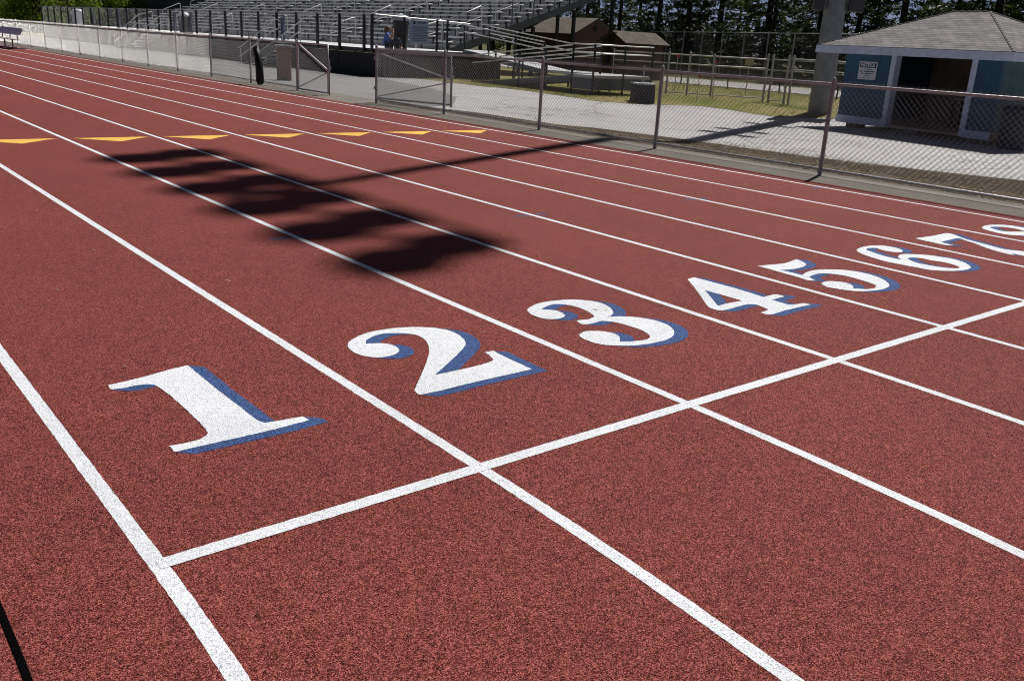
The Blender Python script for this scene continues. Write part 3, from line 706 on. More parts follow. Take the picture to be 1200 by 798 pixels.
# local frame: faces along +x -y (towards the ramp), height up; pelvis on the deck
fx = Vector((.80, -.60, 0)); sx_ = Vector((-.60, -.80, 0))     # forward, the person's right
def L_(f_, s_, z): v = fx*f_+sx_*s_; return (v.x, v.y, z)
body = [(L_(0, 0, .13), (.15, .17)), (L_(.02, 0, .30), (.12, .16)), (L_(.05, 0, .47), (.115, .17)), (L_(.06, 0, .555), (.06, .07)), (L_(.075, 0, .62), .048), (L_(.095, 0, .70), (.075, .085)), (L_(.10, 0, .775), (.06, .07)),
        (L_(.05, .19, .505), .052), (L_(.20, .27, .36), .042), (L_(.235, .13, .60), .032), (L_(.22, .08, .665), .026),
        (L_(.05, -.19, .505), .052), (L_(.10, -.26, .28), .042), (L_(.30, -.16, .24), .033), (L_(.38, -.13, .25), .026),
        (L_(.06, .10, .10), .085), (L_(.42, .17, .40), .062), (L_(.50, .15, .06), .045), (L_(.62, .16, .035), .038),
        (L_(.06, -.10, .10), .085), (L_(.42, -.15, .38), .062), (L_(.52, -.14, .06), .045), (L_(.64, -.14, .035), .038)]
edg = [(0, 1), (1, 2), (2, 3), (3, 4), (4, 5), (5, 6), (2, 7), (7, 8), (8, 9), (9, 10), (2, 11), (11, 12), (12, 13), (13, 14), (0, 15), (15, 16), (16, 17), (17, 18), (0, 19), (19, 20), (20, 21), (21, 22)]
skinned('body', body, edg, M['skin'], pr)
for base, dirv, up in ((Vector(L_(.22, .08, .665)), fx*.2+sx_*-.5, 1), (Vector(L_(.38, -.13, .25)), fx*1, 0)):
    for i in range(5):
        o_ = Vector((0, 0, .018*(i-1.5))) if up == 0 else fx*(.016*(i-1.5))
        l_ = (.055, .075, .08, .075, .055)[i]; d_ = (dirv.normalized()*.6+Vector((0, 0, .8 if up else -.2))).normalized()
        a_ = base+o_; b_ = a_+d_*l_*.6; c_ = b_+(d_+fx*-.5*up).normalized()*l_*.5
        skinned('finger', [(tuple(a_), .010), (tuple(b_), .009), (tuple(c_), .007)], [(0, 1), (1, 2)], M['skin'], pr, 0, 1)
skinned('shirt', [(L_(0, 0, .10), (.165, .185)), (L_(.02, 0, .30), (.135, .175)), (L_(.05, 0, .475), (.128, .185)), (L_(.06, 0, .545), (.075, .09)), (L_(.05, .19, .512), .066), (L_(.125, .235, .43), .058), (L_(.05, -.19, .512), .066), (L_(.08, -.24, .38), .058)],
        [(0, 1), (1, 2), (2, 3), (2, 4), (4, 5), (2, 6), (6, 7)], M['shirt'], pr)
skinned('trousers', [(L_(0, 0, .09), (.16, .175)), (L_(.06, .10, .105), .098), (L_(.42, .17, .40), .075), (L_(.50, .15, .12), .058), (L_(.06, -.10, .105), .098), (L_(.42, -.15, .38), .075), (L_(.515, -.14, .12), .058)],
        [(0, 1), (1, 2), (2, 3), (0, 4), (4, 5), (5, 6)], M['trousers'], pr)
skinned('hair', [(L_(.07, 0, .785), (.092, .092)), (L_(.035, 0, .72), (.085, .10)), (L_(-.02, 0, .62), (.075, .105)), (L_(-.04, 0, .50), (.045, .085))], [(0, 1), (1, 2), (2, 3)], M['hair'], pr)
for s_ in (-.03, .03):
    mb = MB(); c_ = Vector(L_(.168, s_, .712)); mb.lathe([(.002, -.008), (.008, 0), (.002, .008)], c_, 8); mb.build('eye', M['ink'], pr)
mb = MB(); mb.bar(L_(.165, 0, .70), L_(.195, 0, .675), .010, 8, .014); mb.build('nose', M['skin'], pr)
mb = MB(); mb.box(L_(.163, 0, .65), (.02, .04, .008), Matrix.Rotation(math.atan2(fx.y, fx.x), 3, 'Z')); mb.build('mouth', M['darkred'], pr)

pr.scale = (1.16, 1.16, 1.16)
# ------------------------------------------------------------------ things by the long fence
t = T('padded_board', 'dark red upright padded board with a pale cap, behind the long fence', 'board', (13.0, 26.6, -.2))
mb = MB(); A_ = Vector((13.0, 26.6, 0)); Mz = Matrix.Rotation(-.62, 3, 'Z')
mb.box((13.0, 26.6, .42), (.46, .16, 1.22), Mz, .03); t.part(mb, 'pad', M['darkred'])
mb = MB(); mb.box((13.0, 26.6, 1.06), (.54, .22, .05), Mz, .015); t.part(mb, 'cap', M['lid'])
t = T('duffel_bag', 'slumped black equipment bag leaning on the track side of the long fence', 'bag', (10.65, 23.33, 0))
mb = MB(); mb.tube([(10.69, 23.28, .02), (10.69, 23.30, .10), (10.70, 23.35, .5), (10.71, 23.44, .80), (10.73, 23.60, .98), (10.75, 23.74, .94), (10.75, 23.80, .80)], [.08, .115, .11, .10, .09, .07, .03], 14); t.part(mb, 'body', M['bin'])
mb = MB(); mb.tube([(10.62, 23.20, .3), (10.60, 23.28, .55), (10.61, 23.40, .80), (10.65, 23.48, .86)], .018, 8); t.part(mb, 'strap', M['black'])
# team bench near the far end of the straight
t = T('team_bench', 'aluminium team bench with a blue shaded backrest at the far left edge of the track', 'bench', (9.0, 49.0, 0))
mb = MB(); mb.span((8.92, 46.9, .43), (9.28, 51.6, .475), .01); t.part(mb, 'seat', M['rail'])
mb = MB(); mb.box((9.40, 49.25, .80), (.05, 4.7, .34), Matrix.Rotation(R(24), 3, 'Y'), .01); t.part(mb, 'backrest', M['bench_shade'])
for y in (47.5, 49.2, 50.9):
    mb = MB(); mb.bar((9.10, y, 0.02), (9.10, y, .43), .03, 8); mb.bar((8.82, y, .03), (9.62, y, .03), .028, 8); mb.tube([(9.10, y, .42), (9.34, y, .45), (9.42, y, .92)], .022, 8); t.part(mb, 'leg', M['steelblue'])
# ------------------------------------------------------------------ blue booth with hip roof
M['ridge'] = simple('ridge_shingle', (.15, .135, .132), .92, 0, .3, 12)
A0 = Vector((24.77, 13.37, 0)); D0 = Vector((23.77, 7.76, 0)); dv = (D0-A0).normalized(); nv = Vector((-dv.y, dv.x, 0))
if nv.x < 0: nv = -nv
FW = 5.05; FD = 3.9; WB, WT = -.20, 1.86
# local frame: x along the front (left to right), y inward, z up
bth = thing('ticket_booth', 'blue booth with a grey shingled hip roof and a wide dark doorway', 'booth', (A0.x, A0.y, ZP))
bth.rotation_euler = (0, 0, math.atan2(dv.y, dv.x))
flip = 1 if Vector((-dv.y, dv.x)).dot(Vector((nv.x, nv.y))) > 0 else -1
def bp(s, d, z): return (s, d*flip, z-ZP)
def bbox(mb, s0, s1, d0, d1, z0, z1, bev=0): a_, b_ = bp(s0, d0, z0), bp(s1, d1, z1); return mb.span(a_, b_, bev)
def bpart(mb, name, mat, parent=None, label=None):
    o = mb.build(name, mat, parent or bth)
    if label: o['label'] = label
    return o
s1, s2 = 1.78, 4.22                    # doorway
bpart(bbox(MB(), 0, s1, 0, .12, WB, WT), 'wall', M['bluewall'])
bpart(bbox(MB(), s2, FW, 0, .12, WB, WT), 'wall', M['bluewall'])
bpart(bbox(MB(), 0, .12, .122, FD, WB, WT), 'wall', M['bluewall'])
bpart(bbox(MB(), FW-.12, FW, .122, FD, WB, WT), 'wall', M['sidewall_tint'], None, 'side wall tinted green for its different light')
bpart(bbox(MB(), .122, FW-.122, FD-.12, FD, WB, WT), 'wall', M['interior'])
bpart(bbox(MB(), .122, FW-.122, .122, FD-.122, WB, WB+.06), 'floor', M['interior'])
bpart(bbox(MB(), .122, FW-.122, .122, FD-.122, WT-.02, WT+.0), 'ceiling', M['interior'])
for s_ in (.4, FW/2, FW-.4):
    for d_ in (.4, FD-.4): bpart(bbox(MB(), s_-.2, s_+.2, d_-.2, d_+.2, ZP-.02, WB), 'foundation_block', M['asphalt'])
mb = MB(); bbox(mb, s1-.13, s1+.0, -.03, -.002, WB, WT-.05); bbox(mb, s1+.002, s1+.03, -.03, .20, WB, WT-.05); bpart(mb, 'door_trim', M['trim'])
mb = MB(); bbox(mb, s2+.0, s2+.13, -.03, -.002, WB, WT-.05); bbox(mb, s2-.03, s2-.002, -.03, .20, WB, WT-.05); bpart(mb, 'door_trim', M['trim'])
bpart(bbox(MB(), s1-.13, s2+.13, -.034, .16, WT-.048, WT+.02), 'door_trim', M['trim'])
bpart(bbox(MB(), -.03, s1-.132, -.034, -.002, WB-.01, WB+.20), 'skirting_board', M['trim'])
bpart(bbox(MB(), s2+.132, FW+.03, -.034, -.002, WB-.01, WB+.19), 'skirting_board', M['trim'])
bpart(bbox(MB(), FW+.002, FW+.03, 0, 1.0, WB-.01, WB+.18), 'skirting_board', M['barewood'], None, 'unpainted skirting board on the side')
# roof
OV = .62; e0, e1, w0, w1 = -OV, FW+OV, -OV, FD+OV; ZE, ZR = 1.97, 3.04
rd = (w1-w0)/2; dm = (w0+w1)/2; ra, rb = e0+2.45, e1-2.65
v = [bp(e0, w0, ZE), bp(e1, w0, ZE), bp(e1, w1, ZE), bp(e0, w1, ZE), bp(ra, dm, ZR), bp(rb, dm, ZR)]
def slope(face):
    mb = MB(); mb.poly(face); o = bpart(mb, 'roof', M['shingle'])
    me = o.data; uv = me.uv_layers.new(name='UV'); p0 = Vector(face[0]); ex = (Vector(face[1])-p0).normalized()
    nn = me.polygons[0].normal; ey = nn.cross(ex)
    if ey.z < 0: ey = -ey
    for li, lp in enumerate(me.loops):
        d_ = me.vertices[lp.vertex_index].co-p0; uv.data[li].uv = (d_.dot(ex), d_.dot(ey))
    md = o.modifiers.new('thick', 'SOLIDIFY'); md.thickness = .03; md.offset = -1
    return o
slope([v[0], v[1], v[5], v[4]]); slope([v[1], v[2], v[5]]); slope([v[2], v[3], v[4], v[5]]); slope([v[3], v[0], v[4]])
mb = MB()
for a_, b_ in ((v[0], v[4]), (v[1], v[5]), (v[2], v[5]), (v[3], v[4]), (v[4], v[5])):
    a_, b_ = Vector(a_), Vector(b_); n = int((b_-a_).length/.2)
    for i in range(n):
        p_ = a_+(b_-a_)*(i/n); q_ = a_+(b_-a_)*((i+1.15)/n); mb.bar(p_-Vector((0, 0, .006)), q_-Vector((0, 0, .018)), .036, 6)
bpart(mb, 'ridge_cap', M['ridge'])
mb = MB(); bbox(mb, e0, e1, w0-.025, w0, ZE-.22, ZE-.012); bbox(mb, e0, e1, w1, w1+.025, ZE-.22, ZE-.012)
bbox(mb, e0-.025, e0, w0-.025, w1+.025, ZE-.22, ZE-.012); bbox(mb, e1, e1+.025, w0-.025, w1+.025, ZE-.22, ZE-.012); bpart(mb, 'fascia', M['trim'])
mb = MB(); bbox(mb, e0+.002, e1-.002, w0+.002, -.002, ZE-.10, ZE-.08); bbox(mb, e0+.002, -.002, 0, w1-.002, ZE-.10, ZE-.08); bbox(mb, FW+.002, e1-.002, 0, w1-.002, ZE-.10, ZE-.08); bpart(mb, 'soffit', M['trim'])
# inside
def inside_thing(name, label, cat, mbs):
    r_ = thing(name, label, cat, bth.location); r_.rotation_euler = bth.rotation_euler
    for mb, nm, mt in mbs: mb.build(nm, mt, r_)
a_ = MB(); bbox(a_, 3.15, 4.05, 1.6, 2.2, WB+.062, WT-.35, .01); b_ = MB(); bbox(b_, 3.59, 3.61, 1.585, 1.598, WB+.1, WT-.4); bbox(b_, 3.5, 3.53, 1.57, 1.598, .7, .95)
inside_thing('cupboard', 'grey two door cupboard inside the dark booth doorway', 'cupboard', [(a_, 'body', M['cabinet']), (b_, 'door_gap', M['black'])])
a_ = MB(); bbox(a_, 1.9, 3.0, 2.6, 3.1, .62, .66); legs = []
for s_ in (1.95, 2.95):
    for d_ in (2.65, 3.05): legs.append((bbox(MB(), s_-.03, s_+.03, d_-.03, d_+.03, WB+.062, .62), 'leg', M['black']))
inside_thing('work_table', 'dark work table at the back of the booth', 'table', [(a_, 'tabletop', M['cabinet'])]+legs)
# notice sign on the front wall
def text_mesh(body, size, mat, name, parent, loc, rot, bold=.0):
    cu = bpy.data.curves.new(name, 'FONT'); cu.body = body; cu.size = size; cu.align_x = 'CENTER'; cu.align_y = 'CENTER'; cu.offset = bold; cu.extrude = .0015
    o = bpy.data.objects.new(name, cu); COL.objects.link(o)
    dg = bpy.context.evaluated_depsgraph_get(); me = bpy.data.meshes.new_from_object(o.evaluated_get(dg)); bpy.data.objects.remove(o); 
    me.materials.clear(); me.materials.append(mat)
    q = bpy.data.objects.new(name, me); COL.objects.link(q); q.parent = parent; q.location = loc; q.rotation_euler = rot; return q
ns = thing('notice_sign', 'small white notice sign with a dark blue header on the blue booth wall', 'sign', bth.location); ns.rotation_euler = bth.rotation_euler
SX, SZ0, SZ1 = .86, 1.06, 1.56; sw2 = .325
mb = MB(); bbox(mb, SX-sw2, SX+sw2, -.018, -.003, SZ0, SZ1, .004); mb.build('board', M['white'], ns)
mb = MB(); bbox(mb, SX-sw2+.035, SX+sw2-.035, -.021, -.0185, SZ1-.17, SZ1-.035); mb.build('header', M['signblue'], ns)
frot = (R(90), 0, 0 if flip > 0 else R(180))
def stext(b_, size, z, mat, s_=0, bold=0): text_mesh(b_, size, mat, 'lettering', ns, bp(SX+s_, -.023, z), frot, bold)
stext('NOTICE', .135, SZ1-.102, M['white'], 0, .006)
for z, a_, b_, h in ((1.345, -.14, .15, .018), (1.285, -.27, -.17, .03), (1.285, -.12, .27, .03), (1.225, -.20, -.13, .035), (1.225, -.08, .22, .026), (1.17, -.10, .10, .014), (1.11, -.26, -.05, .012), (1.11, .0, .25, .012)):
    n = max(2, int((b_-a_)/.045)); mb = MB()
    bbox(mb, SX+a_, SX+b_, -.0194, -.0182, z-h*.12, z+h*.12)
    for i in range(n): q = a_+(b_-a_)*i/n; bbox(mb, SX+q+.004, SX+q+(b_-a_)/n-.006, -.0205, -.0182, z-h/2, z+h/2)
    mb.build('print_line', M['ink'], ns)
# navy barrel at the right hand corner of the booth
bl_ = thing('waste_barrel', 'dark navy plastic barrel in front of the green tinted end of the booth', 'barrel', bth.location); bl_.rotation_euler = bth.rotation_euler
c_ = bp(5.72, -.05, ZP)
mb = MB(); mb.lathe([(.28, .0), (.30, .05), (.33, .35), (.33, .42), (.34, .80), (.33, .92)], c_, 22); mb.build('body', M['navy'], bl_)
mb = MB(); mb.lathe([(.36, .93), (.36, .99), (.30, 1.04), (.02, 1.07)], c_, 22); mb.build('lid', M['navy'], bl_)

# ------------------------------------------------------------------ stadium light pole
PX, PY = 28.78, 16.62; PH = 38.9
lp = T('light_pole', 'thick grey stadium light pole standing behind the blue booth', 'light pole', (PX, PY, ZP))
mb = MB(); mb.tube([(PX, PY, ZP), (PX, PY, 9.0)], [.385, .325], 28); mb.tube([(PX, PY, 8.9), (PX, PY, 22)], [.325, .235], 24); mb.tube([(PX, PY, 21.9), (PX, PY, PH)], [.235, .13], 20); lp.part(mb, 'shaft', M['concrete_pole'])
mb = MB(); mb.lathe([(.345, 0), (.36, .02), (.36, .10), (.345, .12)], (PX, PY, 3.02), 24); lp.part(mb, 'band', M['post'])
vr = VR; vf = VF
for sgn, wd, off in ((-1, .34, .62), (1, .52, .66)):
    c_ = Vector((PX, PY, 4.5))+vr*(sgn*off)-vf*.12; Mz = Matrix.Rotation(math.atan2(vr.y, vr.x), 3, 'Z')
    mb = MB(); mb.box(c_, (wd, .32, 2.7), Mz, .015); cb = lp.part(mb, 'cabinet', M['box_grey'])
    mb = MB(); mb.box(c_-vf*.168, (wd-.06, .012, 2.55), Mz); lp.sub(mb, 'door', M['box_grey'], cb)
    for z in (3.5, 5.5):
        mb = MB(); mb.bar((PX, PY, z), Vector((c_.x, c_.y, z)), .04, 6); lp.part(mb, 'bracket', M['post'])
for z in (9.5, 13.55, 15.45):          # pairs of unseen spindle fittings, shaped to cast the lens shadows on the plaza
    for s_ in (-1, 1):
        mb = MB(); mb.tube([(PX, PY+s_*.22, z), (PX, PY+s_*.34, z), (PX, PY+s_*.62, z+.0), (PX, PY+s_*.92, z), (PX, PY+s_*1.0, z)], [.08, .15, .22, .09, .01], 12); lp.part(mb, 'shadow_fitting', M['box_grey'])
for k, z in enumerate((37.1, 38.2)):
    mb = MB(); mb.box((PX, PY, z), (.10, 6.5, .10)); lp.part(mb, 'crossarm', M['post'])
    for i in range(6):
        y = PY-3.08+1.17*i; c_ = Vector((PX-.28, y, z+.06)); ax = Vector((-.80, 0, -.60))
        mb = MB(); mb.tube([c_-ax*.26, c_-ax*.20, c_+ax*.02, c_+ax*.24], [.12, .26, .40, .44], 14); lm = lp.part(mb, 'floodlight', M['alum'])
        mb = MB(); mb.bar(c_+ax*.242, c_+ax*.25, .42, 14); lp.sub(mb, 'lens', M['glass'], lm)

# ------------------------------------------------------------------ plaza bits, fences and sheds behind
t = T('square_bin', 'squat black square bin with a pale rim at the edge of the grass', 'bin', (22.55, 19.4, -.16))
Mz = Matrix.Rotation(math.atan2(VR.y, VR.x)+.12, 3, 'Z'); c_ = Vector((22.55, 19.4, -.16))
def cone(mb, c, w0, w1, z0, z1):
    vs = [c+Mz @ Vector((sx*w/2, sy*w/2, z)) for w, z in ((w0, z0), (w1, z1)) for sx, sy in ((-1,-1),(1,-1),(1,1),(-1,1))]
    mb.add(vs, [(3,2,1,0),(4,5,6,7),(0,1,5,4),(1,2,6,5),(2,3,7,6),(3,0,4,7)]); return mb
t.part(cone(MB(), c_, .70, .66, 0, .60), 'body', M['bin'])
t.part(cone(MB(), c_, .72, .72, .602, .65), 'rim', M['alum'])
t.part(MB().bar(c_+Vector((.03, .05, .64)), c_+Vector((.03, .05, 1.2)), .03, 8), 'post', M['galv'])

g4 = (M['galv'], M['post'], M['wire'])
ZF = -.08
linkfence('chain_link_fence', 'grey chain link fence across the grass between the ramp and the narrow walk gate', [(26.6, 25.0), (27.45, 22.76), (28.45, 21.34), (29.6, 19.75)], [(26.6, 25.0), (27.45, 22.76), (27.75, 21.95), (28.45, 21.34)], ZF, 1.44, .11, .0028, g4, .04, .024, None, True, 1.10, -.2)
linkfence('chain_link_fence', 'grey chain link fence behind the light pole and the left of the booth', [(29.95, 18.75), (31.2, 15), (33.0, 7)], [(30.4, 17.3), (31.2, 15), (31.9, 12), (32.5, 9.3)], ZP, 1.50, .11, .0028, g4, .04, .024, None, True, 1.12)
t = T('walk_gate', 'tall narrow chain link gate between thick posts on the grass', 'gate', (29.8, 19.2, -.2))
for x, y in ((29.62, 19.70), (29.68, 19.50), (29.86, 18.92), (29.93, 18.76)):
    mb = MB(); mb.bar((x, y, -.3), (x, y, 1.60), .045, 10); mb.lathe([(.05, 0), (.045, .04), (.01, .07)], (x, y, 1.58), 10); t.part(mb, 'post', M['post'])
mb = MB(); mb.bar((29.68, 19.5, 1.45), (29.86, 18.92, 1.45), .022, 8); mb.bar((29.68, 19.5, -.05), (29.86, 18.92, -.05), .022, 8); t.part(mb, 'rail', M['galv'])
t.part(mesh_wires((29.65, 19.49), (29.83, 18.91), -.05, 1.45, .11, .0028, 0), 'wire_mesh', M['wire'])
linkfence('chain_link_fence', 'low dark chain link fence along the pale footpath beyond the grass', [(37.6, 60), (36.6, 30), (35.4, 5)], [(37.6-1.0*i/10, 60-30*i/10) for i in range(11)]+[(36.6-1.2*i/8, 30-25*i/8) for i in range(1, 9)], ZF, .95, .16, .004, (M['post'], M['black'], M['black']), .035, .022, None, True, None, -.35)
tf = [(66.2, 70), (63.2, 62.6), (50.3, 31.0), (41.6, 9.5)]
tp = [(66.2, 70), (63.2, 62.6)]+[(63.2-12.9*i/11, 62.6-31.6*i/11) for i in range(1, 12)]+[(50.3-8.7*i/7, 31-21.5*i/7) for i in range(1, 8)]
linkfence('tall_fence', 'tall dark chain link fence in front of the conifers', tf, tp, ZF, 3.02, .15, .0042, (M['post'], M['post'], M['black']), .05, .03, None, True, 1.35, -.35)
t = T('small_sign', 'small tan sign on a thin post beyond the grass', 'sign', (32.7, 22.9, ZF))
mb = MB(); mb.box((32.68, 22.88, 1.29), (.02, .36, .30), Matrix.Rotation(-.9+1.57, 3, 'Z'), 0); t.part(mb, 'board', M['tan'])
mb = MB(); mb.bar((32.73, 22.91, -.2), (32.73, 22.91, 1.2), .022, 8); t.part(mb, 'post', M['post'])
def reddisc(x, y, z, r, lab):
    r *= .7; t = T('marker_disc', lab, 'marker', (x, y, z)); d_ = -VF*.02; c = Vector((x, y, z))
    t.part(MB().bar(c-d_, c+d_, r, 14), 'disc', M['redplastic']); t.part(MB().bar(c+VF*.035, Vector((x, y, -.2))+VF*.035, .015, 6), 'stake', M['post'])
reddisc(26.3, 21.3, 1.38, .075, 'small red round marker in front of the smaller brown shed')
reddisc(27.2, 20.2, 1.26, .075, 'small red round marker in front of the tall fence')
reddisc(26.1, 20.0, .77, .11, 'low red round marker just above the near fence rail')

def shed(label, cx, cy, yawr, Wd, L, zb, ze, zr, roofm):
    """gable end at the local origin side -y; ridge along +y"""
    t = thing('storage_shed', label, 'shed', (cx, cy, zb), yawr)
    h, rh = ze-zb, zr-zb
    mb = MB(); mb.prism([(-Wd/2, 0, 0), (Wd/2, 0, 0), (Wd/2, 0, h), (0, 0, rh-.03), (-Wd/2, 0, h)], (0, L, 0)); mb.build('wall', M['brownwall'], t)
    o_ = .25; k = (rh-h)/(Wd/2)
    for s_ in (-1, 1):
        a_ = Vector((0, -o_, rh)); b_ = Vector((s_*(Wd/2+o_), -o_, h-k*o_)); mb = MB()
        fc = [b_, b_+Vector((0, L+2*o_, 0)), a_+Vector((0, L+2*o_, 0)), a_]
        if s_ > 0: pass
        mb.poly(fc); o = mb.build('roof', roofm, t); me = o.data; uv = me.uv_layers.new(name='UV')
        for li, lp_ in enumerate(me.loops):
            d_ = me.vertices[lp_.vertex_index].co-b_; uv.data[li].uv = (d_.y, math.hypot(d_.x, d_.z))
        md = o.modifiers.new('thick', 'SOLIDIFY'); md.thickness = .07; md.offset = 0
    mb = MB(); mb.span((-.5, -.03, .05), (.5, -.003, min(1.9, h-.1))); dr = mb.build('door', M['brownwall'], t); MB().box((.38, -.05, 1.0), (.04, .04, .12)).build('handle', M['post'], dr)
    MB().span((-.18, -.03, h+.12), (.18, -.003, h+.42)).build('vent', M['black'], t)
rx = lambda u: None
# D about 58 m and 52 m from the camera
def at(az, D): return CAM.x+math.sin(R(az))*D, CAM.y+math.cos(R(az))*D
x, y = at(43.6, 60.0); shed('larger brown storage shed with a shingled gable roof behind the ramp', x, y, R(8), 4.2, 3.5, ZP, 2.3, 3.2, M['shingle_brown'])
x, y = at(44.8, 53.0); shed('smaller brown storage shed with a low gable roof in front of the tall fence', x, y, R(260), 2.4, 2.5, ZP, 1.9, 2.42, M['shingle_brown'])
t = T('press_building', 'slate blue building with a dark red door beyond the far end of the bleachers', 'building', (40, 140, ZP))
t.part(MB().span((38.5, 92, ZP), (46, 152, 8.5)), 'wall', M['pressbox']); t.part(MB().span((38.1, 91.6, 8.5), (46.4, 152.4, 8.8)), 'roof', M['riser'])
t.part(MB().span((38.44, 138.5, ZP), (38.497, 140.4, 4.2)), 'door', M['brownwall']); t.part(MB().span((38.44, 135.2, 1.5), (38.497, 138, 4.3)), 'window', M['riser'])

# ------------------------------------------------------------------ trees
def quadleaf(m, c, d, n_, L, wd):
    d = d.normalized(); s_ = d.cross(n_)
    if s_.length < 1e-4: s_ = d.orthogonal()
    s_.normalize(); m.add([c-s_*wd*.25, c+d*L*.45-s_*wd*.5, c+d*L, c+d*L*.45+s_*wd*.5], [(0, 1, 2, 3)])
def conifer(seed, H, r0, spread, dens, low):
    g = random.Random(seed); tr = MB(); fo = MB()
    lean = Vector((g.uniform(-.02, .02), g.uniform(-.02, .02), 0))
    tr.tube([Vector((0, 0, -.1)), Vector((0, 0, .6))+lean, Vector((0, 0, H*.5))+lean*H*.5, Vector((0, 0, H*.97))+lean*H], [r0*1.35, r0, r0*.55, .02], 9)
    z = low; a0 = 0
    while z < H*.97:
        f_ = (z-low)/(H-low); ln = spread*(1-f_)**.75*g.uniform(.7, 1.15)+.25; nb = g.randint(3, 5)
        a0 += g.uniform(.4, 1.2)
        for i in range(nb):
            a = a0+6.283*i/nb+g.uniform(-.35, .35); L = ln*g.uniform(.6, 1.1)
            if f_ < .12 and g.random() < .35: L *= .4
            d = Vector((math.cos(a), math.sin(a), 0)); up = g.uniform(-.05, .18)-.18*(1-f_); pts = []
            for k in range(6):
                t = k/5; pts.append(Vector((0, 0, z))+lean*z+d*(L*t)+Vector((0, 0, L*(up*t-.22*t*t+.12*t**3))))
            tr.tube(pts, [.045*(1-f_*.6)*(1-.16*k) for k in range(6)], 4, False)
            n_ = int(dens*L*(1 if f_ < .6 else .7))
            for _ in range(n_):
                t = g.uniform(.12, 1)**.8; p = pts[min(4, int(t*5))].lerp(pts[min(5, int(t*5)+1)], t*5-int(t*5) if t < 1 else 1)
                side = d.cross(Vector((0, 0, 1)))*g.choice((-1, 1)); rr_ = (.16+.36*(1-t)*L*.5)*g.random()
                p = p+side*rr_+Vector((0, 0, g.uniform(-.26, .10)*min(1, L*.4)))
                dd = (d*g.uniform(.3, 1)+side*g.uniform(.2, 1)+Vector((0, 0, g.uniform(-.9, .15)))).normalized()
                quadleaf(fo, p, dd, Vector((g.uniform(-1, 1), g.uniform(-1, 1), g.uniform(.2, 1))), g.uniform(.16, .40), g.uniform(.07, .16))
        z += g.uniform(.32, .60)*(1+.3*f_)
    return tr, fo
protos = []
for i, (H, r0, sp, dn, low) in enumerate(((15, .24, 3.6, 50, 1.0), (17, .27, 3.2, 42, 1.8), (13, .21, 3.3, 56, .6), (18, .30, 3.8, 38, 2.4))):
    t_ = thing('conifer', 'x', 'tree', (0, 0, 0), 0, 'conifers behind the tall fence')
    a_, b_ = conifer(20+i, H, r0, sp, dn, low); a_.build('trunk', M['bark'], t_); b_.build('crown', M['needles'], t_); protos.append([t_, False])
def place(i, az, D, rz, s_, label):
    t_ = protos[i][0]
    if protos[i][1]: t_ = copy_thing(t_)
    protos[i][1] = True
    x, y = at(az, D); t_.location = (x, y, ZP); t_.rotation_euler = (0, 0, rz); t_.scale = (s_, s_, s_); t_['label'] = label; return t_
g = random.Random(5)
az = 37.5; n = 0
front = []
while az < 70:
    D = (96 if az < 46 else 88-(az-46)*1.35)+g.uniform(-2, 5)
    i = g.choice((0, 1, 2, 3, 1, 3)); s_ = g.uniform(.9, 1.2)
    where = 'behind the bleacher end' if az < 43 else 'behind the brown sheds' if az < 49 else 'left of the light pole' if az < 56.2 else 'behind the blue booth'
    place(i, az, D, g.uniform(0, 6.28), s_, 'tall dark conifer in the front row of trees '+where); az += g.uniform(1.7, 2.9)
az = 38.5
while az < 70:
    D = (110 if az < 46 else 104-(az-46)*1.0)+g.uniform(-3, 8)
    place(g.choice((0, 2, 2, 1)), az, D, g.uniform(0, 6.28), g.uniform(.95, 1.25), 'dark conifer in the back row of trees, half hidden behind the front row'); az += g.uniform(2.0, 3.4)
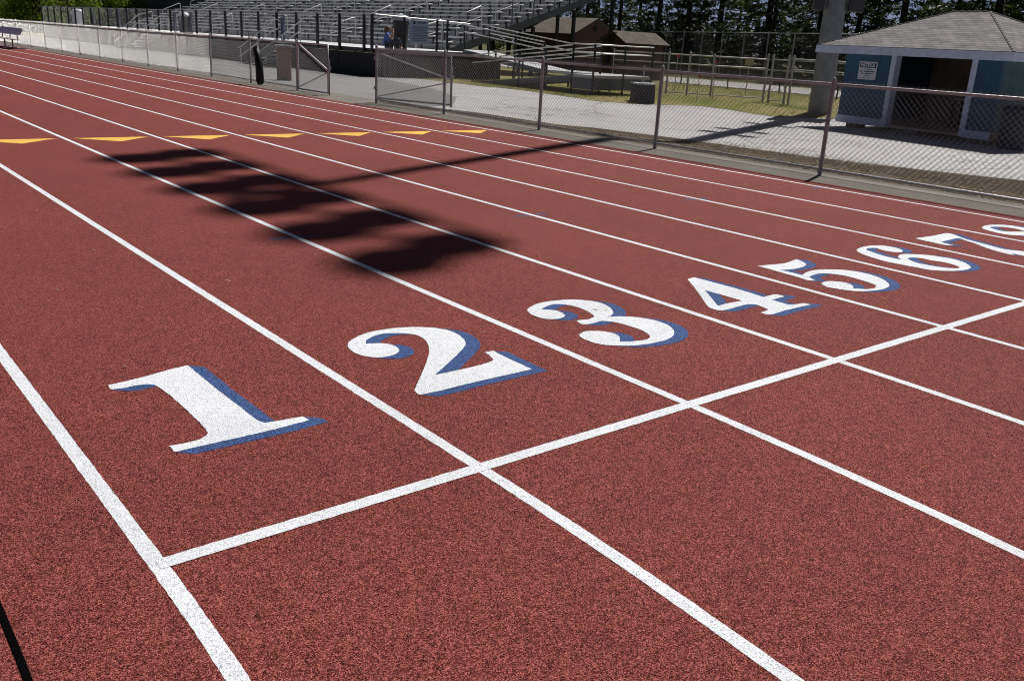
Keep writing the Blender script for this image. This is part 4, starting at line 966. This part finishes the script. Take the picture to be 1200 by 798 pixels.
# young conifers filling the shade under the tall ones
young = [thing('young_conifer', 'x', 'tree', (0, 0, 0), 0, 'young conifers under the tall trees'), False]
a_, b_ = conifer(77, 4.6, .07, 2.3, 95, .15); a_.build('trunk', M['bark'], young[0]); b_.build('crown', M['needles'], young[0])
az = 40.0
while az < 70:
    for row in (0, 1):
        D = (92 if az < 46 else 84-(az-46)*1.3)+row*9+g.uniform(-1, 3); t_ = young[0]
        if young[1]: t_ = copy_thing(t_)
        young[1] = True; x, y = at(az+row*.9, D); s_ = g.uniform(.6, .95); t_.location = (x, y, ZP); t_.rotation_euler = (0, 0, g.uniform(0, 6.28)); t_.scale = (s_*1.15, s_*1.15, s_)
        t_['label'] = 'low bushy young conifer in the shade between the tall trunks'
    az += g.uniform(1.5, 2.2)
def broadleaf(seed, H, spread, n_):
    g = random.Random(seed); tr = MB(); fo = MB()
    tr.tube([(0, 0, -.1), (.05, 0, H*.25), (.1, .1, H*.5), (.1, .1, H*.8)], [.32, .24, .15, .04], 8)
    cl = []
    for i in range(24):
        a = g.uniform(0, 6.28); f_ = g.random(); z = H*(.06+.86*f_); r_ = spread*math.sin(math.pi*(.18+.80*f_))*g.uniform(.45, 1)
        c = Vector((math.cos(a)*r_, math.sin(a)*r_, z)); cl.append((c, g.uniform(.9, 1.7)))
        tr.tube([(0, 0, max(.4, z*.55)), c*.5+Vector((0, 0, z*.36)), c], [.09, .055, .015], 5, False)
    for c, r_ in cl:
        for _ in range(n_):
            d = Vector((g.gauss(0, 1), g.gauss(0, 1), g.gauss(0, .8))); d = d.normalized()*r_*g.random()**.45
            quadleaf(fo, c+d, Vector((g.uniform(-1, 1), g.uniform(-1, 1), g.uniform(-.8, .4))), Vector((g.uniform(-1, 1), g.uniform(-1, 1), g.uniform(-.3, 1))), g.uniform(.16, .34), g.uniform(.12, .24))
    return tr, fo
bp_ = []
for i in range(3):
    t_ = thing('broadleaf_tree', 'x', 'tree', (0, 0, 0), 0, 'broadleaf trees beyond the far end')
    a_, b_ = broadleaf(50+i, (8.5, 10.5, 7)[i], (3.4, 4.2, 3.0)[i], 330); a_.build('trunk', M['stem'], t_); b_.build('crown', M['leaves'], t_); bp_.append([t_, False])
labs = ['at the left edge', 'just right of the leftmost one', 'above the far team bench', 'midway between the bench and the bleachers', 'left of the far bleacher end', 'behind the far bleacher end', 'in front of the slate blue building', 'farthest back at the left edge', 'farthest back, in the middle of the clump', 'farthest back, next to the bleacher end']
for k, (az_, D, i, s_) in enumerate(((9.9, 112, 0, 1.0), (11.4, 118, 1, .9), (12.5, 108, 2, 1.1), (13.7, 116, 0, 1.05), (14.9, 122, 1, .9), (16.0, 124, 2, 1.2), (17.2, 132, 0, .8), (10.8, 135, 1, 1.1), (13.0, 134, 1, 1.15), (15.2, 140, 0, 1.4))):
    t_ = bp_[i][0]
    if bp_[i][1]: t_ = copy_thing(t_)
    bp_[i][1] = True
    x, y = at(az_, D); t_.location = (x, y, ZP); t_.rotation_euler = (0, 0, k*1.3); t_.scale = (s_,)*3; t_['label'] = 'sunlit green broadleaf tree '+labs[k]
